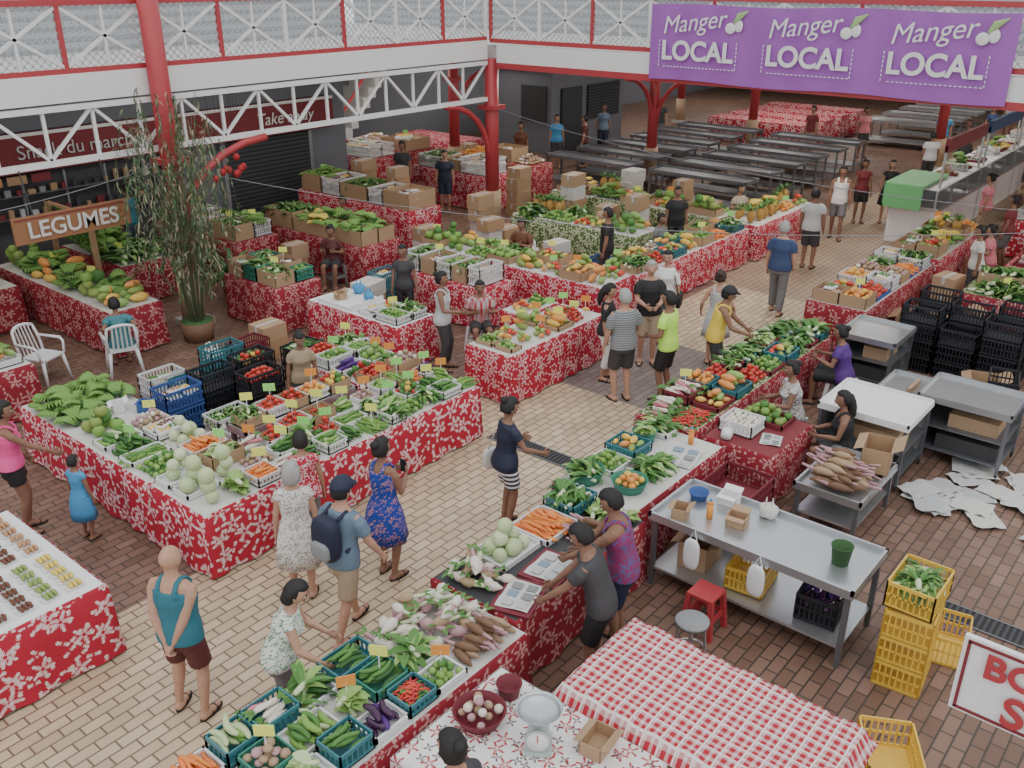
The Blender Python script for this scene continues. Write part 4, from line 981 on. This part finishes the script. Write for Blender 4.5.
for i in range(34):
    x=11.1+R.uniform(-.5,1.2);y=1.6+R.uniform(-1.1,.85);T=Tm(x,y,.004+.0015*i,R.uniform(0,3));V=[];F=[]
    for a in range(6):
        for b in range(6): V.append((.09*a-.22,.07*b-.17,.035*abs(math.sin(a*1.7+b*2.1+i))))
    for a in range(5):
        for b in range(5): q=a*6+b; F.append((q,q+6,q+7,q+1))
    mb.add(V,F,R.choice(['newsprint','newsprint','lgrey','offwhite']),T)
mb.obj('newspaper_sheets_on_floor')
table('vegetable_stall_table',14.9,18.4,4.7,5.7,.8,'cloth_dark_red','offwhite')
fill(14.93,18.37,4.73,5.67,.805,['oranges','tomatoes','packets','ginger','carrots','leafy_greens','packets','mangoes','oranges','onions','herbs','packets'],(('crate','crate_white'),('box','card'),('tray','crate_blue')),2,.2,sc=1.2,tagp=.1,gap=.01)
table('vegetable_stall_table',18.8,22,4.7,5.7,.8,FN,'offwhite'); fill(18.85,21.95,4.75,5.65,.805,['mangoes','bananas_yellow','pineapples','oranges','packets','leafy_greens','papayas','herbs'],(('none','white'),('box','card')),2,.2,sc=1.3,gap=.02)
table('vegetable_stall_table',17.0,18.0,.5,3.8,.8,'cloth_dark_red','cloth_green'); fill(17.05,17.95,.6,3.7,.805,['leafy_greens','bananas_green','herbs','packets','herbs','leafy_greens'],(('box','card'),('none','white')),2,.3,sc=1.4)
table('vegetable_stall_table',19.2,22.4,2.2,3.6,.8,FN,FN); fill(19.3,22.3,2.3,3.5,.805,['ginger','packets','tomatoes','oranges','onions','packets','bananas_yellow','packets'],(('crate','crate_white'),('tray','crate_red')),2,.25,sc=1.5)
table('vegetable_stall_table',19.5,22.0,-.2,1.2,.8,FN,FN); fill(19.6,21.9,-.1,1.1,.805,['packets','ginger','herbs','mangoes'],(('crate','crate_white'),),2,.25,sc=1.6)
cardbox(16.2,4.3,0,.1,.6,.45,.5); cardbox(16.9,4.2,0,.3,.5,.4,.4); cardbox(16.5,3.6,0,.7,.5,.4,.6); bag(15.6,4.35,0,'skyblue',1.4)
stack(18.3,4.35,2,'crate_white',0)
table('white_floral_cloth_table',3.3,4.5,2.3,3.85,.78,'cloth_white_red','cloth_white_red')
mb=MB(); mb.box(4.62,5.6,1.3,3.25,.35,.88,'card'); 
for x in(4.65,5.5):
    for y in(1.35,3.15): mb.box(x,x+.06,y,y+.06,0,.35,'wood_l')
V=[];F=[];nx,ny=14,26
for i in range(nx+1):
    for j in range(ny+1):
        x=4.5+1.2*i/nx; y=1.18+2.19*j/ny; e=min(x-4.5,5.7-x,y-1.18,3.37-y); zz=.905+.006*math.sin(i*1.1+j*.6)
        if e<.09: zz-=(.09-e)*1.6+.015*math.sin(i*1.5+j*1.9)
        V.append((x,y,zz))
for i in range(nx):
    for j in range(ny): a=i*(ny+1)+j; F.append((a,a+ny+1,a+ny+2,a+1))
mb.add(V,F,'plaid_red'); mb.obj('plaid_cloth_covered_table',uv=True)
scale_obj(4.04,3.1,.785,.6)
stack(6.0,1.15,1,'crate_yel',.5,.55,.42,.28,z=.25); stack(6.0,1.15,1,'crate_yel',.5,.5,.38,.24); cardbox(5.0,.9,0,.3,.5,.4,.35)
goods('onions',3.75,4.15,3.4,3.8,.79,'basket','crate_red',.1); tub(4.3,3.6,.785,.1,.12,'crate_red')
cardbox(4.3,2.75,.785,.1,.26,.18,.12)
def stool(x,y,h,r,m,square=False,name='stool'):
    mb=MB()
    if square:
        mb.box(x-r,x+r,y-r,y+r,h-.03,h,m)
        for sx in(-1,1):
            for sy in(-1,1): mb.beam((x+sx*r*.85,y+sy*r*.85,h-.03),(x+sx*r*1.1,y+sy*r*1.1,0),.05,.05,m)
        for sx in(-1,1): mb.box(x+sx*r*.95-.01,x+sx*r*.95+.01,y-r*.9,y+r*.9,h*.35,h*.5,m); mb.box(x-r*.9,x+r*.9,y+sx*r*.95-.01,y+sx*r*.95+.01,h*.35,h*.5,m)
    else:
        v,f=tube([(x,y,h-.04),(x,y,h-.01),(x,y,h)],[r*.95,r,r*.92],18,flat=True); mb.add(v,f,m)
        for t in range(4):
            a=t*PI/2+.4; mb.beam((x+r*.7*math.cos(a),y+r*.7*math.sin(a),h-.04),(x+r*1.0*math.cos(a),y+r*1.0*math.sin(a),0),.022,.022,'steel')
        v,f=tube([(x+r*.88*math.cos(t*PI/8),y+r*.88*math.sin(t*PI/8),h*.45) for t in range(17)],[.01]*17,6); mb.add(v,f,'steel')
    mb.obj(name)
stool(6.9,3.25,.45,.14,'red_paint',True,'red_plastic_stool'); stool(6.25,3.05,.6,.16,'grey',False,'metal_stool')
def chair(x,y,rz):
    mb=MB();T=Tm(x,y,0,rz);m='plastic_white'
    mb.box(-.22,.22,-.22,.22,.42,.45,m,T)
    for a,b in((-1,-1),(-1,1),(1,-1),(1,1)):
        v,f=tube([(a*.19,b*.2,.43),(a*.24,b*.25,0)],[.03,.022],8,flat=True); mb.add(v,f,m,T)
    for b in(-1,1):
        v,f=tube([(-.2,b*.22,.44),(-.25,b*.23,.65),(-.3,b*.2,.86)],[.022]*3,8); mb.add(v,f,m,T)
        v,f=tube([(.2,b*.24,.44),(.2,b*.26,.62),(.14,b*.27,.67),(-.24,b*.24,.68)],[.02,.02,.025,.022],8); mb.add(v,f,m,T)
    v,f=tube([(-.3,-.2,.86),(-.33,-.1,.9),(-.34,0,.91),(-.33,.1,.9),(-.3,.2,.86)],[.025]*5,8); mb.add(v,f,m,T)
    for b in(-.14,-.07,0,.07,.14): mb.beam(tuple((T@np.array((-.21,b,.45,1)))[:3]),tuple((T@np.array((-.325,b*.9,.89,1)))[:3]),.045,.012,m)
    mb.obj('white_plastic_chair')
chair(6.6,13.7,1.2); chair(5.6,14.3,-1.2)
mb=MB()
for i in range(75):
    a=R.uniform(0,6.28); r=R.uniform(.1,.5); x0=8.2+.12*math.cos(a);y0=14.05+.12*math.sin(a); hz=R.uniform(1.6,4.3); x1=8.2+r*1.9*math.cos(a);y1=14.05+r*1.5*math.sin(a)
    pts=[(x0,y0,.35),(x0*.7+x1*.3,y0*.7+y1*.3,hz*.6),(x1*.7+x0*.3,y1*.7+y0*.3,hz),(x1,y1,hz*.82),(x1+.12*math.cos(a),y1+.12*math.sin(a),hz*.55)]
    v,f=tube(pts,[.006,.005,.004,.003,.002],4); mb.add(v,f,'bamboo_leaf')
    for j in range(48):
        t=R.uniform(.8,3.98); k=int(t);u=t-k; p=np.array(pts[k])*(1-u)+np.array(pts[k+1])*u
        l=leaf(R.uniform(.08,.17),.024,R.uniform(0,6.28),R.uniform(-1.2,.3),R.choice(['bamboo_leaf','bamboo_leaf','green_d','khaki']),p,.6); mb.add(*l)
mb.cyl(8.2,14.05,0,.35,.25,'root_b',18,.3); mb.cyl(8.2,14.05,.33,.36,.27,'green_d',18); mb.obj('weeping_bamboo_plant')
for (x,y,h) in((10.0,17.4,1.5),(16.2,1.9,1.1),(18.6,2.6,1.2),(10.0,15.6,1.2)):
    mb=MB(); mb.cyl(x,y,0,.3,.18,'root_b',14,.22)
    for i in range(40): mb.add(*leaf(R.uniform(.4,.8)*h,.09,R.uniform(0,6.28),R.uniform(.5,1.4),R.choice(['green_d','green_m']),(x,y,.3+R.uniform(0,.3)*h),1.0))
    mb.obj('potted_plant')
mb=MB()
for i in range(9):
    x=12.6+R.uniform(-.5,.5);z=1.5+R.uniform(0,.5)
    mb.parts([ell(x,19.0,z,.08,.08,.09,'red')]); mb.beam((x,19.0,z+.06),(x,19.0,4.1),.006,.006,'dark')
mb.obj('hanging_paper_lanterns')
mb=MB(); mb.box(30,30.05,12.9,13.7,2.6,2.85,'green_cloth'); mb.box(30.02,30.04,13.1,13.12,2.85,4.1,'dark'); mb.box(30.02,30.04,13.5,13.52,2.85,4.1,'dark'); mb.obj('exit_sign')
# ------------------------------------------------------------------ PEOPLE
P=person
P('man_in_teal_tank_top',3.0,6.14,25,1.72,'m',1.14,3,hands=((-.15,.05,.92),(-.15,-.03,.89)),feet=((.02,.16,0),(-.03,-.13,0)),top='teal',sleeve=0,bcol='brownred',blen=.85,style='bald',hair='hair_grey',skin='skin3')
P('woman_in_pink_tank_top',3.4,10.2,-25,1.66,'f',1.1,4,hands=((.12,.22,.95),(.52,-.12,1.02)),top='pink',sleeve=0,bcol='black',blen=.5,style='bun',skin='skin2',toplen=.93)
P('child_in_blue_dress',3.78,9.5,20,1.08,'f',1.05,0,top='skyblue',sleeve=.3,dress=True,blen=1.0,style='short',skin='skin2')
P('woman_in_blue_floral_dress',5.5,6.3,5,1.67,'f',1.12,0,hands=((.28,.08,1.22),(.28,-.08,1.2)),top='dress_blue',sleeve=0,dress=True,blen=.85,style='bun',skin='skin2',extras=('phone',))
P('woman_in_white_patterned_dress',4.68,6.72,50,1.58,'f',1.15,3,top='dress_white',sleeve=.3,dress=True,blen=.95,hair='hair_grey',style='bob',skin='skin3')
P('girl_in_pink_top',5.25,7.3,60,1.5,'f',1.0,2,top='skirt_red',sleeve=.3,bcol='greypants',blen=1.6,bottom='pants',style='short',skin='skin1')
P('man_with_backpack',4.58,5.9,5,1.74,'m',1.05,6,hands=((.2,.25,.95),(.25,-.27,.92)),feet=((.22,.1,0),(-.24,-.1,0)),top='shirtblue',sleeve=.7,bcol='khaki',blen=.95,hat='navy',skin='skin3',extras=('backpack',))
P('woman_shopper_in_patterned_top',3.42,5.34,-45,1.56,'f',1.2,20,hands=((.42,.2,.98),(.40,-.2,.95)),head=(15,0),top='top_green_pat',sleeve=.2,bcol='greypants',bottom='pants',blen=1.9,style='bob',hair='hair_black',skin='skin3')
P('woman_in_navy_top',7.05,5.95,-25,1.66,'f',1.08,5,hands=((.35,.3,1.05),(.38,-.2,1.05)),head=(15,0),top='navy',sleeve=.5,bcol='stripe_navy',bottom='shorts',blen=.75,style='bun',skin='skin2',extras=('tote_white',))
P('male_vendor_in_purple_tank_top',6.15,3.75,120,1.74,'m',1.12,14,hands=((.5,.1,1.05),(.45,-.15,.98)),head=(18,0),top='top_purple_pat',sleeve=0,bcol='navy',blen=.9,skin='skin2')
P('male_vendor_in_dark_t_shirt',5.6,3.62,115,1.70,'m',1.05,20,hands=((.5,.15,.98),(.48,-.15,.95)),head=(18,0),top='dark',sleeve=.6,bcol='black',blen=.9,skin='skin2')
P('woman_vendor_with_hair_bun',3.08,3.02,80,1.66,'f',1.1,3,top='dark',sleeve=.4,bcol='black',bottom='pants',blen=1.8,style='bun',skin='skin1')
P('woman_in_black_top',11.35,7.5,-70,1.6,'f',1.0,3,top='black',sleeve=.9,bcol='white',bottom='pants',blen=1.6,style='long',skin='skin1',extras=('tote_brown',),head=(10,10))
P('man_in_striped_grey_shirt',10.85,6.85,60,1.76,'m',1.12,2,hands=((.12,.26,.85),(.25,-.2,1.0)),top='stripe_grey',sleeve=.8,bcol='dark',blen=.95,hair='hair_grey',skin='skin3')
P('man_in_black_shirt',12.35,7.35,220,1.76,'m',1.1,0,hands=((.3,.1,1.1),(.3,-.1,1.1)),top='black',sleeve=.7,bcol='khaki',blen=1,hair='hair_grey',skin='skin3')
P('woman_in_white_shirt',13.3,7.6,200,1.68,'f',1.1,2,top='white',sleeve=.9,bcol='greypants',bottom='pants',blen=1.6,style='short',skin='skin3',extras=('tote_black',))
P('man_in_neon_yellow_shirt',11.3,6.35,95,1.72,'m',1.05,3,hands=((.25,.15,1.05),(.12,-.26,.85)),top='neon',sleeve=.6,bcol='black',blen=.95,skin='skin2',style='short')
P('woman_in_grey_dress',13.0,6.45,20,1.62,'f',1.0,0,top='lgrey',sleeve=0,dress=True,blen=.8,style='bun',hair='hair_brown',skin='skin3',hands=((.12,.3,.95),(.15,-.28,.95)))
P('man_in_yellow_tank_top',12.1,6.0,-60,1.7,'m',1.05,14,hands=((.5,.15,1.0),(.45,-.2,1.05)),top='yellow',sleeve=0,bcol='dark',blen=.9,hat='black',skin='skin2')
P('man_in_navy_polo',16.0,6.75,10,1.78,'m',1.18,0,top='polo',sleeve=.7,bottom='pants',bcol='greypants',blen=1.95,hair='hair_grey',skin='skin3',feet=((.15,.1,0),(-.15,-.1,0)))
P('man_in_white_t_shirt',19.2,7.5,10,1.75,'m',1.1,0,top='lgrey',sleeve=.6,bcol='dark',blen=1.0,skin='skin2')
P('man_in_white_tank_top',22.0,8.0,200,1.75,'m',1.0,0,top='white',sleeve=0,bcol='greypants',blen=.9,skin='skin2',feet=((.15,.1,0),(-.15,-.1,0)))
P('woman_in_red_top',23.9,8.15,210,1.62,'f',1.0,0,top='darkred',sleeve=.3,bcol='black',blen=.8,style='long',skin='skin2')
P('woman_in_black_dress',24.3,7.6,200,1.62,'f',1.0,0,top='black',sleeve=.3,dress=True,blen=.9,style='long',skin='skin1')
P('woman_vendor_in_purple_shirt',12.75,4.2,100,1.66,'f',1.2,12,sit=True,seat=.46,hands=((.38,.15,.8),(.38,-.15,.8)),top='purple',sleeve=.5,bcol='black',blen=1,style='bun',skin='skin2')
P('woman_vendor_in_floral_top',10.95,4.2,130,1.66,'f',1.25,8,sit=True,seat=.5,hands=((.38,.15,.8),(.38,-.1,.8)),top='top_floral',sleeve=.3,bcol='dark',style='bun',skin='skin2')
P('woman_vendor_in_black_top',10.6,3.35,120,1.62,'f',1.2,8,sit=True,hands=((.36,.1,.72),(.36,-.15,.72)),top='black',sleeve=0,bcol='dark',style='long',skin='skin2')
for (x,y,h) in((12.75,4.2,.455),(10.95,4.2,.49)): stool(x,y,h,.17,'plastic_white',True,'plastic_stool')
stool(10.55,3.52,.455,.12,'grey',True,'plastic_stool')
P('woman_vendor_in_grey_tank_top',10.0,9.75,-60,1.66,'f',1.05,0,hands=((.1,.3,1.0),(.3,-.1,1.1)),top='lgrey',sleeve=0,bcol='dark',bottom='pants',blen=1.9,style='bun',skin='skin2')
def seated(name,x,y,yaw,top,sex='f',skin='skin2',style='bun',seat=.48,hair='hair_black',vox=.015):
    P(name,x,y,yaw,1.62,sex,1.15,8,sit=True,seat=seat,top=top,sleeve=.6,bcol='dark',skin=skin,style=style,hair=hair,hands=((.3,.14,.85),(.3,-.14,.85)),vox=vox)
    stool(x,y,seat*.925,.16,R.choice(['grey','plastic_white']),True,'plastic_stool')
seated('vendor_in_red_plaid_shirt',11.0,9.85,230,'plaid_shirt','m',style='short')
P('woman_vendor_at_crates',10.9,11.55,215,1.6,'f',1.0,5,top='dark',sleeve=.5,bcol='black',bottom='pants',blen=1.9,skin='skin2')
P('woman_vendor_behind_vegetables',7.2,9.8,240,1.5,'f',1.05,10,top='khaki',sleeve=.6,bcol='dark',bottom='pants',blen=1.9,style='bun',skin='skin2',head=(15,0))
P('person_in_turquoise_shirt',6.62,13.72,70,1.6,'f',1.15,8,sit=True,seat=.45,top='crate_teal',sleeve=.6,bcol='dark',skin='skin2')
P('vendor_in_black_shirt',17.9,10.1,220,1.65,'m',1.1,0,top='black',sleeve=.6,bcol='dark',bottom='pants',blen=1.9,skin='skin2')
P('vendor_in_dark_shirt',15.1,10.05,120,1.7,'m',1.1,0,top='black',sleeve=.6,bcol='dark',bottom='pants',blen=1.9,skin='skin2')
P('vendor_in_grey_shirt',18.7,4.0,120,1.62,'f',1.1,5,top='offwhite',sleeve=.6,bcol='dark',bottom='pants',blen=1.9,skin='skin2',style='bun')
P('snack_bar_customer',10.1,19.4,110,1.7,'f',1.1,0,top='teal',sleeve=.6,bcol='shirtblue',bottom='pants',blen=1.9,skin='skin2')
seated('seated_vendor_in_brown_shirt',14.7,11.9,190,'choco','m',style='short'); seated('seated_vendor_in_grey_shirt',16.9,9.95,265,'greypants','f'); seated('seated_vendor_in_beige_shirt',20.7,10.0,240,'beige','f',skin='skin1')
seated('seated_vendor_in_dark_shirt',18.4,9.95,230,'navy','m',style='short') if False else None
seated('seated_vendor_in_maroon_shirt',11.8,14.6,215,'brownred','f'); seated('seated_vendor_in_green_shirt',13.7,16.4,200,'bamboo_leaf','m',style='short'); seated('seated_vendor_in_khaki_shirt',16.9,4.2 if False else 3.0,120,'khaki','f') if False else None
seated('seated_vendor_in_white_shirt',15.6,4.15 if False else 3.0+.95,110,'lgrey','f') if False else None
seated('seated_vendor_in_pink_shirt',20.4,4.15,110,'pinkf','f',skin='skin1')
for nm,x,y,t,a,bt in(('woman_in_brown_dress',22.6,18.4,'choco',200,1),('man_in_dark_shirt',17.9,17.2,'navy',220,0),('man_in_dark_shirt',17.8,18.7,'dark',200,0),('woman_in_blue_top',24.7,18.6,'skyblue',220,0),('man_in_red_shirt',25.3,17.9,'brownred',120,0),('woman_in_blue_top',27.7,18.8,'shirtblue',210,0),('woman_in_pink_top',33,11.5,'pinkf',220,0),('man_in_white_shirt',40.5,8.6,'offwhite',200,0),('man_in_dark_shirt',30.5,18.2,'dark',200,0),('man_in_red_shirt',31.8,12.9,'darkred',160,0),('man_in_blue_shirt',34.1,9.2,'skyblue',200,0),
  ('woman_in_pink_top',24,5.2,'pinkf',100,0),('man_in_dark_shirt',27.5,5.1,'dark',100,0),('woman_in_white_top',31,5.2,'offwhite',90,0),('man_in_white_shirt',29.5,8.2,'lgrey',30,0),('woman_in_dark_dress',32,7.9,'dark',210,1),('woman_vendor_in_red_top',21.9,4.2,'darkred',90,0),('man_in_dark_shirt',25.5,2.2,'navy',200,0),('woman_in_white_top',23.3,1.6,'offwhite',150,0),('man_in_red_shirt',29.5,2.2,'darkred',150,0),('woman_in_blue_top',37,8.4,'polo',200,0),('man_in_dark_shirt',36.6,5.2,'dark',200,0)):
    P(nm,x,y,a,R.uniform(1.6,1.76),'f' if 'woman' in nm else 'm',R.uniform(.98,1.2),0,top=t,sleeve=.6,dress=bool(bt),bcol=R.choice(['dark','greypants','khaki','navy']),blen=R.choice([.8,.95,1.9]) ,bottom='shorts',skin=R.choice(['skin2','skin1']),vox=.018,style=('bun' if 'woman' in nm else 'short'))
